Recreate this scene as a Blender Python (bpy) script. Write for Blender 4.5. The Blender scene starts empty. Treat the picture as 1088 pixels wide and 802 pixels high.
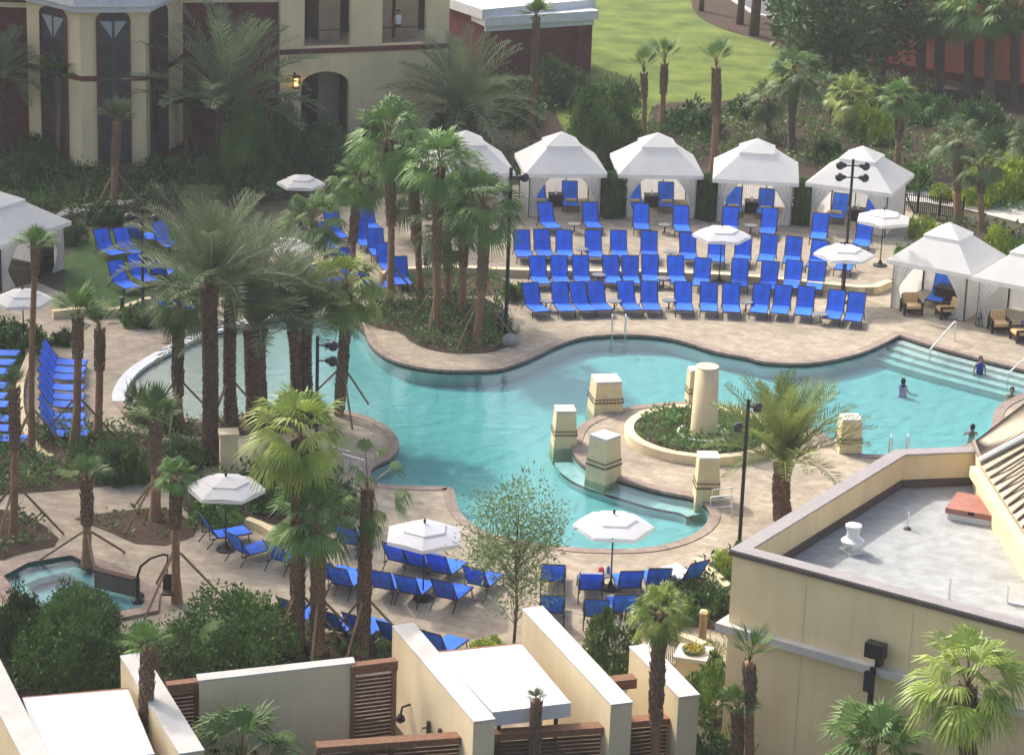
import bpy, bmesh, math, random
from mathutils import Vector, Matrix
from mathutils.geometry import tessellate_polygon
R = math.radians
rnd = random.Random(7)
sc = bpy.context.scene
COL = sc.collection

# ------------------------------------------------------------------ camera
W0, H0 = 1088.0, 802.0
FPX, PITCH, ROLL, CAMH = 2900.0, R(18.7), R(2.0), 36.3
Fw = Vector((0, math.cos(PITCH), -math.sin(PITCH)))
Up = Vector((0, math.sin(PITCH), math.cos(PITCH)))
Rt = Vector((1, 0, 0))
Rr = Rt * math.cos(ROLL) + Up * math.sin(ROLL)
Ur = Up * math.cos(ROLL) - Rt * math.sin(ROLL)
CAM = Vector((0, 0, CAMH))

def ray(x, y):
    return FPX * Fw + (x - W0 / 2) * Rr - (y - H0 / 2) * Ur

def G(x, y, z=0.0):
    """point of the photograph -> point on the level plane at height z"""
    d = ray(x, y)
    t = (z - CAMH) / d.z
    return CAM + d * t

def UPY(x, y, wy):
    """point of the photograph -> point at world depth wy"""
    d = ray(x, y)
    return CAM + d * (wy / d.y)

def SC(y):            # rough pixels per metre on the ground at image row y
    return 0.947 * (y + 580) / CAMH

cam = bpy.data.cameras.new('camera')
co = bpy.data.objects.new('camera', cam)
COL.objects.link(co)
cam.sensor_width = 36
cam.lens = 36 * FPX / W0
cam.clip_start, cam.clip_end = 1, 4000
co.matrix_world = Matrix((
    (Rr.x, Ur.x, -Fw.x, 0), (Rr.y, Ur.y, -Fw.y, 0), (Rr.z, Ur.z, -Fw.z, CAMH), (0, 0, 0, 1)))
sc.camera = co

# ------------------------------------------------------------------ materials
MATS = {}
FOL = 1.3
FOLIAGE = ('fan_leaf', 'fan_bright', 'fan_dull', 'shrub_dark', 'shrub_mid', 'cover')
def mat(name, col, rough=0.7, var=0.12, scale=3.0, bump=0.0, bscale=40.0, metal=0.0, spec=0.3, trans=0.0, coords='Object', hue=None):
    if name in MATS: return MATS[name]
    if name in FOLIAGE: col = [c * FOL for c in col]; hue = [c * FOL for c in hue] if hue else None
    m = bpy.data.materials.new(name); m.use_nodes = True
    nt = m.node_tree; N = nt.nodes; L = nt.links
    b = N['Principled BSDF']
    b.inputs['Roughness'].default_value = rough
    b.inputs['Metallic'].default_value = metal
    b.inputs['Specular IOR Level'].default_value = spec
    tc = N.new('ShaderNodeTexCoord')
    ns = N.new('ShaderNodeTexNoise'); ns.inputs['Scale'].default_value = scale; ns.inputs['Detail'].default_value = 5
    L.new(tc.outputs[coords], ns.inputs['Vector'])
    rp = N.new('ShaderNodeValToRGB')
    c2 = hue or col
    rp.color_ramp.elements[0].color = (*[max(0, c * (1 - var)) for c in col], 1)
    rp.color_ramp.elements[1].color = (*[min(1, c * (1 + var)) for c in c2], 1)
    rp.color_ramp.elements[0].position = .3; rp.color_ramp.elements[1].position = .7
    L.new(ns.outputs['Fac'], rp.inputs['Fac'])
    oi = N.new('ShaderNodeObjectInfo')
    hs = N.new('ShaderNodeHueSaturation')
    mr = N.new('ShaderNodeMapRange'); mr.inputs['To Min'].default_value = 1 - var * .6; mr.inputs['To Max'].default_value = 1 + var * .6
    L.new(oi.outputs['Random'], mr.inputs['Value']); L.new(mr.outputs['Result'], hs.inputs['Value'])
    L.new(rp.outputs['Color'], hs.inputs['Color'])
    if name.startswith(('stucco', 'cap_white', 'orange', 'trim_white', 'canvas')):      # rain streaks and dust
        mp = N.new('ShaderNodeMapping'); mp.inputs['Scale'].default_value = (2.2, 2.2, .16) if 'canvas' not in name else (.9, .9, .9)
        L.new(tc.outputs[coords], mp.inputs['Vector'])
        n4 = N.new('ShaderNodeTexNoise'); n4.inputs['Scale'].default_value = 1.4; n4.inputs['Detail'].default_value = 6; L.new(mp.outputs['Vector'], n4.inputs['Vector'])
        m4 = N.new('ShaderNodeMapRange'); m4.inputs['From Min'].default_value = .3; m4.inputs['From Max'].default_value = .65; m4.inputs['To Min'].default_value = .96 if 'canvas' not in name else .97; m4.inputs['To Max'].default_value = 1.03
        L.new(n4.outputs['Fac'], m4.inputs['Value']); mm = N.new('ShaderNodeMath'); mm.operation = 'MULTIPLY'
        L.new(m4.outputs['Result'], mm.inputs[0]); L.new(mr.outputs['Result'], mm.inputs[1]); L.new(mm.outputs[0], hs.inputs['Value'])
    L.new(hs.outputs['Color'], b.inputs['Base Color'])
    if bump:
        n2 = N.new('ShaderNodeTexNoise'); n2.inputs['Scale'].default_value = bscale; n2.inputs['Detail'].default_value = 4
        L.new(tc.outputs[coords], n2.inputs['Vector'])
        bp = N.new('ShaderNodeBump'); bp.inputs['Strength'].default_value = bump; bp.inputs['Distance'].default_value = .03
        L.new(n2.outputs['Fac'], bp.inputs['Height']); L.new(bp.outputs['Normal'], b.inputs['Normal'])
    if trans:
        t = N.new('ShaderNodeBsdfTranslucent'); L.new(hs.outputs['Color'], t.inputs['Color'])
        mx = N.new('ShaderNodeMixShader'); mx.inputs['Fac'].default_value = trans
        L.new(b.outputs['BSDF'], mx.inputs[1]); L.new(t.outputs['BSDF'], mx.inputs[2])
        L.new(mx.outputs['Shader'], N['Material Output'].inputs['Surface'])
    MATS[name] = m
    return m

def brickmat(name, c1, c2, mortar, bw, rh, msize=.008, rot=0, bump=.3, stain=.25, axis=None):
    m = bpy.data.materials.new(name); m.use_nodes = True
    nt = m.node_tree; N = nt.nodes; L = nt.links; b = N['Principled BSDF']
    b.inputs['Roughness'].default_value = .85; b.inputs['Specular IOR Level'].default_value = .2
    tc = N.new('ShaderNodeTexCoord'); mp = N.new('ShaderNodeMapping')
    mp.inputs['Rotation'].default_value = axis or (0, 0, rot)
    L.new(tc.outputs['Object'], mp.inputs['Vector'])
    br = N.new('ShaderNodeTexBrick')
    br.inputs['Color1'].default_value = (*c1, 1); br.inputs['Color2'].default_value = (*c2, 1); br.inputs['Mortar'].default_value = (*mortar, 1)
    br.inputs['Scale'].default_value = 1; br.inputs['Brick Width'].default_value = bw; br.inputs['Row Height'].default_value = rh
    br.inputs['Mortar Size'].default_value = msize
    L.new(mp.outputs['Vector'], br.inputs['Vector'])
    ns = N.new('ShaderNodeTexNoise'); ns.inputs['Scale'].default_value = .35; ns.inputs['Detail'].default_value = 7; ns.inputs['Roughness'].default_value = .65
    L.new(tc.outputs['Object'], ns.inputs['Vector'])
    mr = N.new('ShaderNodeMapRange'); mr.inputs['From Min'].default_value = .3; mr.inputs['From Max'].default_value = .7
    mr.inputs['To Min'].default_value = 1 - stain; mr.inputs['To Max'].default_value = 1 + stain * .6
    L.new(ns.outputs['Fac'], mr.inputs['Value'])
    n3 = N.new('ShaderNodeTexNoise'); n3.inputs['Scale'].default_value = 2.2; n3.inputs['Detail'].default_value = 4
    L.new(tc.outputs['Object'], n3.inputs['Vector'])
    m3 = N.new('ShaderNodeMapRange'); m3.inputs['From Min'].default_value = .3; m3.inputs['From Max'].default_value = .7
    m3.inputs['To Min'].default_value = .82; m3.inputs['To Max'].default_value = 1.15
    L.new(n3.outputs['Fac'], m3.inputs['Value'])
    mu = N.new('ShaderNodeMath'); mu.operation = 'MULTIPLY'
    L.new(mr.outputs['Result'], mu.inputs[0]); L.new(m3.outputs['Result'], mu.inputs[1])
    hs = N.new('ShaderNodeHueSaturation')
    L.new(mu.outputs['Value'], hs.inputs['Value']); L.new(br.outputs['Color'], hs.inputs['Color'])
    L.new(hs.outputs['Color'], b.inputs['Base Color'])
    bp = N.new('ShaderNodeBump'); bp.inputs['Strength'].default_value = bump; bp.inputs['Distance'].default_value = .01
    L.new(br.outputs['Fac'], bp.inputs['Height']); bp.invert = True
    L.new(bp.outputs['Normal'], b.inputs['Normal'])
    MATS[name] = m
    return m

M = lambda n: MATS[n]
DECK_ROT = R(24)
brickmat('paver', (.40, .345, .265), (.335, .285, .215), (.275, .235, .18), .62, .31, .012, DECK_ROT)
brickmat('coping', (.34, .27, .225), (.28, .215, .18), (.23, .18, .15), .3, .3, .012, DECK_ROT)
brickmat('red_brick', (.17, .045, .04), (.14, .036, .032), (.13, .06, .05), .24, .08, .008, 0, .2, .2, axis=(R(90), 0, 0))
mat('white_curb', (.62, .66, .68), .6, .08)
mat('tile_dark', (.045, .035, .035), .25, .3, 20)
mat('plaster', (.66, .74, .73), .6, .06, 1.5)
mat('stucco', (.80, .645, .38), .9, .10, .45, .15, 120)
mat('stucco_pale', (.72, .60, .39), .9, .10, .5, .15, 120)
mat('stucco_band', (.66, .55, .34), .85, .08, 2)
mat('cap_white', (.58, .555, .51), .8, .14, 1.2, .1, 60)
mat('trim_red', (.16, .045, .035), .7, .12)
mat('trim_white', (.72, .72, .72), .6, .06)
mat('orange_wall', (.60, .19, .11), .9, .12, .5)
mat('canvas', (.86, .855, .83), .85, .02, 4, .05, 25, trans=.45)
mat('canvas_dirty', (.78, .76, .70), .85, .06, 4, .08, 25, trans=.12)
mat('curtain', (.78, .77, .74), .9, .06, 6, trans=.45)
mat('awning', (.66, .66, .67), .7, .03, .8)
mat('sling', (.018, .15, .80), .65, .26, 2.2)
mat('sling_back', (.010, .06, .36), .7, .12, 2.2)
mat('frame_dark', (.03, .025, .022), .45, .2)
mat('wicker', (.035, .022, .016), .6, .35, 40, .5, 90)
mat('black_metal', (.014, .014, .018), .45, .15)
mat('globe', (.035, .03, .04), .3, .15)
mat('steel', (.75, .76, .78), .22, .03, metal=.9)
mat('rail_white', (.78, .78, .78), .35, .03)
mat('table_top', (.20, .21, .21), .4, .2)
mat('table_pale', (.55, .57, .55), .4, .1)
mat('wood_rail', (.22, .105, .055), .65, .25, 9)
mat('wood_slat', (.085, .04, .024), .7, .3, 9)
mat('brace', (.24, .165, .09), .8, .2, 5)
brickmat('roof_membrane', (.36, .375, .375), (.345, .36, .36), (.30, .315, .315), 40, 1.9, .02, R(-36), .05, .09)
mat('flashing', (.11, .085, .075), .5, .15)
mat('metal_cap', (.34, .31, .30), .45, .1, metal=.3)
mat('seam_roof', (.36, .31, .23), .5, .1, metal=.2)
mat('seam_rib', (.20, .165, .12), .5, .1, metal=.2)
mat('hatch_red', (.37, .17, .13), .6, .15, 3)
mat('vent_white', (.72, .73, .72), .4, .08)
mat('mulch', (.062, .038, .026), .95, .5, 7, .8, 30)
mat('lawn', (.085, .148, .02), .95, .3, .45, 1.0, 22, hue=(.14, .185, .03))
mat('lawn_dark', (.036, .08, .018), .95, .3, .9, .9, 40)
mat('soil', (.055, .05, .03), .95, .4, 1.5)
mat('concrete', (.50, .48, .44), .85, .1, 1)
mat('asphalt', (.13, .135, .145), .9, .12, 2)
mat('glass_dark', (.045, .045, .05), .3, .3, spec=.4)
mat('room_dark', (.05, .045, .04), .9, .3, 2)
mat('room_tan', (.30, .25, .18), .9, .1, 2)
mat('window_frame', (.10, .08, .075), .5, .1)
mat('drape', (.34, .36, .36), .9, .1)
mat('cushion', (.66, .47, .22), .9, .05)
mat('towel_yellow', (.62, .52, .22), .9, .05)
mat('towel_white', (.74, .72, .72), .9, .05)
mat('skin', (.46, .24, .16), .6, .05)
mat('hair', (.012, .009, .008), .5, .1)
mat('swim_blue', (.015, .04, .30), .7, .1)
mat('shirt_white', (.7, .7, .72), .8, .05)
mat('rock', (.30, .29, .28), .9, .25, 4, .6, 12)
# plants
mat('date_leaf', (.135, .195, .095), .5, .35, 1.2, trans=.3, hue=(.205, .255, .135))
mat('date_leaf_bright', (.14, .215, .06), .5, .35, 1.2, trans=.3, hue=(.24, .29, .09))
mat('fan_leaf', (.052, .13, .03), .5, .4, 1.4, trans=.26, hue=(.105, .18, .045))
mat('fan_bright', (.11, .22, .028), .42, .4, 1.4, trans=.32, hue=(.28, .34, .075))  # sun on the front crown is put into this brighter green
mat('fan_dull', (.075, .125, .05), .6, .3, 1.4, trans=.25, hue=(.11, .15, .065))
mat('dead_leaf', (.22, .15, .08), .8, .3, 2)
mat('petiole', (.17, .15, .06), .6, .2)
mat('trunk_date', (.13, .078, .05), .95, .4, 5, .9, 14)
mat('tub_tile', (.10, .22, .25), .3, .3, 18)
mat('trunk_lower', (.29, .16, .09), .95, .22, 4, .5, 18)
mat('boots', (.17, .115, .075), .95, .35, 7, .5, 18)
mat('trunk_grey', (.13, .10, .075), .95, .3, 5, .6, 14)
mat('shrub_dark', (.03, .075, .02), .55, .4, 1.8, trans=.15, hue=(.058, .115, .028))
mat('shrub_mid', (.052, .125, .026), .55, .4, 1.6, trans=.2, hue=(.10, .18, .038))
mat('shrub_lime', (.21, .31, .022), .55, .3, 1.6, trans=.25, hue=(.32, .40, .03))
mat('cover', (.042, .105, .03), .6, .45, 1.2, trans=.18, hue=(.078, .15, .04))
mat('tree_pale', (.14, .23, .085), .55, .3, 1.8, trans=.25, hue=(.19, .28, .10))
mat('grass_pale', (.16, .21, .06), .7, .35, 2, trans=.2)
mat('flower', (.5, .42, .05), .8, .3, 20)
mat('bloom_white', (.5, .5, .44), .8, .1, 8)

def stripes(name, c1, c2, scale):
    m = bpy.data.materials.new(name); m.use_nodes = True
    N = m.node_tree.nodes; L = m.node_tree.links; b = N['Principled BSDF']; b.inputs['Roughness'].default_value = .9
    tc = N.new('ShaderNodeTexCoord'); sx = N.new('ShaderNodeSeparateXYZ'); L.new(tc.outputs['Object'], sx.inputs[0])
    ml = N.new('ShaderNodeMath'); ml.operation = 'MULTIPLY'; ml.inputs[1].default_value = scale; L.new(sx.outputs['X'], ml.inputs[0])
    fr = N.new('ShaderNodeMath'); fr.operation = 'FRACT'; L.new(ml.outputs[0], fr.inputs[0])
    gt = N.new('ShaderNodeMath'); gt.operation = 'GREATER_THAN'; gt.inputs[1].default_value = .5; L.new(fr.outputs[0], gt.inputs[0])
    mx = N.new('ShaderNodeMix'); mx.data_type = 'RGBA'; mx.inputs[6].default_value = (*c1, 1); mx.inputs[7].default_value = (*c2, 1)
    L.new(gt.outputs[0], mx.inputs[0]); L.new(mx.outputs[2], b.inputs['Base Color'])
    MATS[name] = m
stripes('cushion_stripe', (.66, .50, .26), (.60, .36, .13), 9)
stripes('towel_stripe', (.74, .73, .74), (.35, .36, .48), 14)

# pool finish: pale blue plaster running into beige pebble in the wading end
def floor_material():
    m = mat('pool_finish', (.56, .66, .66), .6, .06, 1.5); nt = m.node_tree; N = nt.nodes; L = nt.links; b = N['Principled BSDF']
    src = b.inputs['Base Color'].links[0].from_socket
    tc = N.new('ShaderNodeTexCoord'); sx = N.new('ShaderNodeSeparateXYZ'); L.new(tc.outputs['Object'], sx.inputs[0])
    mr = N.new('ShaderNodeMapRange'); mr.inputs['From Min'].default_value = G(330, 400).x; mr.inputs['From Max'].default_value = G(225, 400).x
    L.new(sx.outputs['X'], mr.inputs['Value'])
    mx = N.new('ShaderNodeMix'); mx.data_type = 'RGBA'; mx.inputs[7].default_value = (.60, .56, .45, 1)
    L.new(mr.outputs['Result'], mx.inputs[0]); L.new(src, mx.inputs[6]); L.new(mx.outputs[2], b.inputs['Base Color'])
floor_material()
# water
def water_material():
    m = bpy.data.materials.new('pool_water'); m.use_nodes = True
    N = m.node_tree.nodes; L = m.node_tree.links
    N.remove(N['Principled BSDF']); out = N['Material Output']
    tc = N.new('ShaderNodeTexCoord')
    n1 = N.new('ShaderNodeTexNoise'); n1.inputs['Scale'].default_value = 1.7; n1.inputs['Detail'].default_value = 4; n1.inputs['Distortion'].default_value = .6
    L.new(tc.outputs['Object'], n1.inputs['Vector'])
    bp = N.new('ShaderNodeBump'); bp.inputs['Strength'].default_value = .2; bp.inputs['Distance'].default_value = .13
    L.new(n1.outputs['Fac'], bp.inputs['Height'])
    fr = N.new('ShaderNodeFresnel'); fr.inputs['IOR'].default_value = 1.33; L.new(bp.outputs['Normal'], fr.inputs['Normal'])
    tr = N.new('ShaderNodeBsdfTransparent'); tr.inputs['Color'].default_value = (.93, .98, .98, 1)
    gl = N.new('ShaderNodeBsdfGlossy'); gl.inputs['Roughness'].default_value = .12; L.new(bp.outputs['Normal'], gl.inputs['Normal'])
    mx = N.new('ShaderNodeMixShader'); L.new(fr.outputs[0], mx.inputs[0]); L.new(tr.outputs[0], mx.inputs[1]); L.new(gl.outputs[0], mx.inputs[2])
    L.new(mx.outputs[0], out.inputs['Surface'])
    va = N.new('ShaderNodeVolumeAbsorption'); va.inputs['Color'].default_value = (.50, .90, .90, 1); va.inputs['Density'].default_value = WATER_D
    L.new(va.outputs[0], out.inputs['Volume'])
    MATS['water'] = m
    t2 = m.copy(); t2.name = 'tub_water'; N2 = t2.node_tree
    N2.links.remove(N2.nodes['Material Output'].inputs['Volume'].links[0])
    for n in N2.nodes:
        if n.type == 'BSDF_TRANSPARENT': n.inputs['Color'].default_value = (.62, .88, .88, 1)
    MATS['tub_water'] = t2
WATER_D = 1.0
water_material()

# ------------------------------------------------------------------ mesh builder
class MB:
    def __init__(s): s.v = []; s.f = []
    def add(s, vs, fs):
        o = len(s.v); s.v += [tuple(p) for p in vs]; s.f += [tuple(i + o for i in f) for f in fs]; return s
    def box(s, x0, x1, y0, y1, z0, z1, mx=None):
        vs = [Vector(p) for p in ((x0, y0, z0), (x1, y0, z0), (x1, y1, z0), (x0, y1, z0), (x0, y0, z1), (x1, y0, z1), (x1, y1, z1), (x0, y1, z1))]
        if mx: vs = [mx @ p for p in vs]
        return s.add(vs, [(0, 3, 2, 1), (4, 5, 6, 7), (0, 1, 5, 4), (1, 2, 6, 5), (2, 3, 7, 6), (3, 0, 4, 7)])
    def hexa(s, b, t):      # two quads (bottom, top), same order
        return s.add(list(b) + list(t), [(3, 2, 1, 0), (4, 5, 6, 7), (0, 1, 5, 4), (1, 2, 6, 5), (2, 3, 7, 6), (3, 0, 4, 7)])
    def tube(s, pts, r, n=6, cap=True):
        pts = [Vector(p) for p in pts]
        rs = r if isinstance(r, (list, tuple)) else [r] * len(pts)
        rings = []
        for i, p in enumerate(pts):
            d = (pts[min(i + 1, len(pts) - 1)] - pts[max(i - 1, 0)]).normalized()
            a = d.cross(Vector((0, 0, 1)));
            if a.length < .05: a = d.cross(Vector((1, 0, 0)))
            a.normalize(); b = d.cross(a)
            rings.append([p + rs[i] * (math.cos(2 * math.pi * k / n) * a + math.sin(2 * math.pi * k / n) * b) for k in range(n)])
        vs = [q for rg in rings for q in rg]; fs = []
        for i in range(len(pts) - 1):
            for k in range(n):
                k2 = (k + 1) % n
                fs.append((i * n + k, i * n + k2, (i + 1) * n + k2, (i + 1) * n + k))
        if cap: fs += [tuple(range(n))[::-1], tuple(range((len(pts) - 1) * n, len(pts) * n))]
        return s.add(vs, fs)
    def lathe(s, prof, n=16, c=(0, 0, 0), cap=True):
        vs = []; fs = []
        for r, z in prof:
            for k in range(n):
                a = 2 * math.pi * k / n; vs.append((c[0] + r * math.cos(a), c[1] + r * math.sin(a), c[2] + z))
        for i in range(len(prof) - 1):
            for k in range(n):
                k2 = (k + 1) % n; fs.append((i * n + k, i * n + k2, (i + 1) * n + k2, (i + 1) * n + k))
        if cap: fs += [tuple(range(n))[::-1], tuple(range((len(prof) - 1) * n, len(prof) * n))]
        return s.add(vs, fs)
    def build(s, name, m, parent=None, smooth=False):
        me = bpy.data.meshes.new(name); me.from_pydata(s.v, [], s.f); me.update()
        me.materials.append(M(m) if isinstance(m, str) else m)
        if smooth: me.polygons.foreach_set('use_smooth', [True] * len(me.polygons))
        return link(name, me, parent)

def link(name, me, parent=None, loc=None, rz=0, scale=None):
    o = bpy.data.objects.new(name, me); COL.objects.link(o)
    if parent: o.parent = parent
    if loc is not None: o.location = loc
    if rz: o.rotation_euler = (0, 0, rz)
    if scale: o.scale = (scale, scale, scale) if isinstance(scale, (int, float)) else scale
    return o

def tag(o, label, cat, group=None):
    o['label'] = label; o['category'] = cat
    if group: o['group'] = group
    return o
def struct(o, kind='structure'):
    o['kind'] = kind; return o
def thing(name, label, cat, loc=(0, 0, 0), rz=0, group=None):
    o = link(name, None, None, loc, rz); o.empty_display_size = .3
    return tag(o, label, cat, group)
KIDS = {}
def kids(o):
    return [c for c in COL.objects if c.parent == o]
def dup(root, loc, rz, label, group=None, tree=None):
    tree = tree or proto_tree(root)
    def cp(node, parent):
        src, ch = node
        c = src.copy(); COL.objects.link(c)
        if parent: c.parent = parent
        for k in ch: cp(k, c)
        return c
    r = cp(tree, None)
    r.location = loc; r.rotation_euler = (0, 0, rz); r['label'] = label
    if group: r['group'] = group
    return r
def proto_tree(o): return (o, [proto_tree(c) for c in kids(o)])

def plate(loops, z0, z1, mx=None):
    """extruded plan outline with holes: loops of (x, y); first outer"""
    mb = MB()
    bm = bmesh.new()
    es = []
    for lp in loops:
        vs = [bm.verts.new((p[0], p[1], 0)) for p in lp]
        es += [bm.edges.new((vs[i], vs[(i + 1) % len(vs)])) for i in range(len(vs))]
    bmesh.ops.triangle_fill(bm, use_beauty=True, edges=es, normal=(0, 0, 1))
    bm.verts.index_update()
    tri = [[v.index for v in f.verts] if f.normal.z > 0 else [v.index for v in f.verts][::-1] for f in bm.faces]
    P = [(v.co.x, v.co.y) for v in bm.verts]
    bm.free()
    T = (lambda p: mx @ Vector(p)) if mx else (lambda p: p)
    mb.add([T((x, y, z1)) for x, y in P], tri)
    if z0 is not None and z0 != z1:
        mb.add([T((x, y, z0)) for x, y in P], [t[::-1] for t in tri])
        for lp in loops:
            n = len(lp)
            mb.add([T((p[0], p[1], z0)) for p in lp] + [T((p[0], p[1], z1)) for p in lp],
                   [(i, (i + 1) % n, n + (i + 1) % n, n + i) for i in range(n)])
    return mb

def area(lp): return sum(lp[i][0] * lp[(i + 1) % len(lp)][1] - lp[(i + 1) % len(lp)][0] * lp[i][1] for i in range(len(lp))) / 2
def chaikin(lp, it=2, closed=True):
    for _ in range(it):
        q = []; n = len(lp)
        if not closed: q.append(lp[0])
        for i in range(n if closed else n - 1):
            a, b = lp[i], lp[(i + 1) % n]
            q.append((a[0] * .75 + b[0] * .25, a[1] * .75 + b[1] * .25)); q.append((a[0] * .25 + b[0] * .75, a[1] * .25 + b[1] * .75))
        if not closed: q.append(lp[-1])
        lp = q
    return lp
def offset(lp, d, closed=True):
    n = len(lp); out = []
    for i in range(n):
        a = lp[(i - 1) % n] if closed or i > 0 else lp[i]; b = lp[(i + 1) % n] if closed or i < n - 1 else lp[i]
        tx, ty = b[0] - a[0], b[1] - a[1]; l = math.hypot(tx, ty) or 1
        out.append((lp[i][0] + ty / l * d, lp[i][1] - tx / l * d))
    return out
def pxloop(pts, z=0, it=0):
    lp = [(p.x, p.y) for p in (G(x, y, z) for x, y in pts)]
    if area(lp) < 0: lp = lp[::-1]
    return chaikin(lp, it) if it else lp
def inside(p, lp):
    c = False; n = len(lp); x, y = p
    for i in range(n):
        x1, y1 = lp[i]; x2, y2 = lp[(i + 1) % n]
        if (y1 > y) != (y2 > y) and x < (x2 - x1) * (y - y1) / (y2 - y1) + x1: c = not c
    return c
def ribbon(a, b, za, zb, closed=False):
    n = len(a); mb = MB()
    mb.add([(p[0], p[1], za) for p in a] + [(p[0], p[1], zb) for p in b],
           [(i, (i + 1) % n, n + (i + 1) % n, n + i) for i in range(n if closed else n - 1)])
    return mb
def curbwall(path, th, z0, z1, closed=False):
    """a low wall following an open or closed plan line"""
    a = offset(path, th / 2, closed); b = offset(path, -th / 2, closed); n = len(path)
    vs = [(p[0], p[1], z0) for p in a] + [(p[0], p[1], z1) for p in a] + [(p[0], p[1], z1) for p in b] + [(p[0], p[1], z0) for p in b]
    fs = []
    for i in range(n if closed else n - 1):
        j = (i + 1) % n
        for k in range(3): fs.append((k * n + i, k * n + j, (k + 1) * n + j, (k + 1) * n + i))
    if not closed: fs += [(0, n, 2 * n, 3 * n), (n - 1, 4 * n - 1, 3 * n - 1, 2 * n - 1)]
    return MB().add(vs, fs)
def zp(ox, oy, s=3.886): return lambda x, y: (ox + x / s, oy + y / s)
# ------------------------------------------------------------------ sky, sun
SUN_EL, SUN_DIR = R(43), Vector((0.68, -0.73, 0)).normalized()      # SUN_DIR: the way shadows fall
w = bpy.data.worlds.new('World'); sc.world = w; w.use_nodes = True
nt = w.node_tree; bg = nt.nodes['Background']
sky = nt.nodes.new('ShaderNodeTexSky'); sky.sky_type = 'NISHITA'; sky.sun_disc = False
sky.sun_elevation = SUN_EL; sky.air_density = 1.0; sky.dust_density = 6.0; sky.ozone_density = 1.0
tosun = -SUN_DIR
sky.sun_rotation = math.atan2(tosun.x, tosun.y)
nt.links.new(sky.outputs[0], bg.inputs['Color']); bg.inputs['Strength'].default_value = 0.15
sl = bpy.data.lights.new('sun', 'SUN'); sl.energy = 2.3; sl.angle = R(1.2); sl.color = (1, .95, .86)
so = bpy.data.objects.new('sun', sl); COL.objects.link(so)
ld = SUN_DIR * math.cos(SUN_EL) + Vector((0, 0, -math.sin(SUN_EL)))
so.rotation_euler = ld.to_track_quat('-Z', 'Y').to_euler()
sc.view_settings.view_transform = 'Standard'; sc.view_settings.look = 'None'
sc.view_settings.exposure = .84; sc.view_settings.gamma = 1.0
sc.cycles.max_bounces = 8; sc.cycles.transparent_max_bounces = 16; sc.cycles.use_denoising = True
sc.cycles.caustics_reflective = False; sc.cycles.caustics_refractive = False

# a broken cloud added unseen far up towards the sun, to shade the left side and the garden front
def shade_cloud():
    cm = bpy.data.materials.new('shade_cloud'); cm.use_nodes = True; N = cm.node_tree.nodes; L = cm.node_tree.links; b = N['Principled BSDF']
    b.inputs['Base Color'].default_value = (.9, .9, .9, 1); b.inputs['Roughness'].default_value = 1; b.inputs['Alpha'].default_value = .5
    MATS['shade_cloud'] = cm; rr = random.Random(3); up = Vector((tosun.x * math.cos(SUN_EL), tosun.y * math.cos(SUN_EL), math.sin(SUN_EL)))
    mb = MB(); spots = []
    for (x, y, r) in ((40, 300, 9), (90, 420, 9), (60, 560, 8), (110, 700, 7), (40, 800, 7), (60, 760, 8), (130, 770, 7), (180, 740, 5), (90, 780, 8), (150, 520, 6), (160, 330, 9), (60, 180, 14), (180, 150, 14), (300, 140, 14), (420, 130, 13), (250, 250, 10), (350, 230, 9), (480, 180, 10), (200, 640, 5), (-60, 400, 10), (-40, 640, 9), (-80, 200, 14), (230, 400, 5), (560, 210, 7)):
        g = G(x, y)
        for k in range(4):
            q = g + Vector((rr.uniform(-.5, .5) * r, rr.uniform(-.8, .8) * r, 0)); c = q + up * (760 + rr.uniform(-18, 18)); rad = r * rr.uniform(.6, 1.0)
            mb.lathe([(rad * math.sin(a), -rad * .8 * math.cos(a)) for a in [math.pi * (i + .01) / 8.02 for i in range(9)]], 14, c)
    struct(mb.build('shade_cloud', 'shade_cloud', None, True), 'stuff')
shade_cloud()
# ------------------------------------------------------------------ pool
POOL_PX = [(300, 337), (262, 344), (215, 357), (175, 377), (150, 392), (139, 404), (132, 418), (133, 432), (150, 441), (205, 447), (257, 441),
    (300, 434), (340, 432), (375, 438), (399, 446), (414, 455), (424, 469), (423, 478), (418, 485), (409, 490), (398, 494), (392, 502), (396, 511), (404, 515.5),
    (440, 517), (474, 517), (482, 519.5), (484, 534), (491, 549), (509, 562), (527, 569), (550, 574), (591, 580), (617, 583), (650, 584), (689, 583), (720, 576), (743, 565), (753, 554),
    (755, 545), (751, 536), (736, 528), (712, 524), (694, 520), (658, 509), (630, 500), (615, 490), (606, 475), (613, 454), (630, 444), (663, 433.5), (694, 429), (733, 427),
    (764, 430), (797, 436), (840, 447), (875, 460), (890, 474), (905, 482), (932, 484), (990, 482), (1040, 470), (1056, 452), (1055, 439), (1065, 428), (1088, 418), (1112, 408), (1126, 404),
    (1126, 403), (1088, 393), (1040, 381), (988, 367), (957, 356.5), (955, 356), (937, 366), (916, 375), (893, 381), (859, 387), (808, 385), (797, 380), (759, 374), (725, 362), (694, 356.5), (648, 355.5), (617, 358),
    (591, 367), (566, 380), (540, 390), (527, 393), (489, 394), (450, 392), (414, 383), (393, 367), (388, 352), (375, 342), (350, 338)]
pool = pxloop(POOL_PX, 0, 2)
NP = len(pool)
def nearest(x, y):
    g = G(x, y); return min(range(NP), key=lambda i: (pool[i][0] - g.x) ** 2 + (pool[i][1] - g.y) ** 2)
def arc(p, q):
    i, j = nearest(*p), nearest(*q); out = []
    k = i
    while True:
        out.append(pool[k])
        if k == j: break
        k = (k + 1) % NP
    return out
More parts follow.
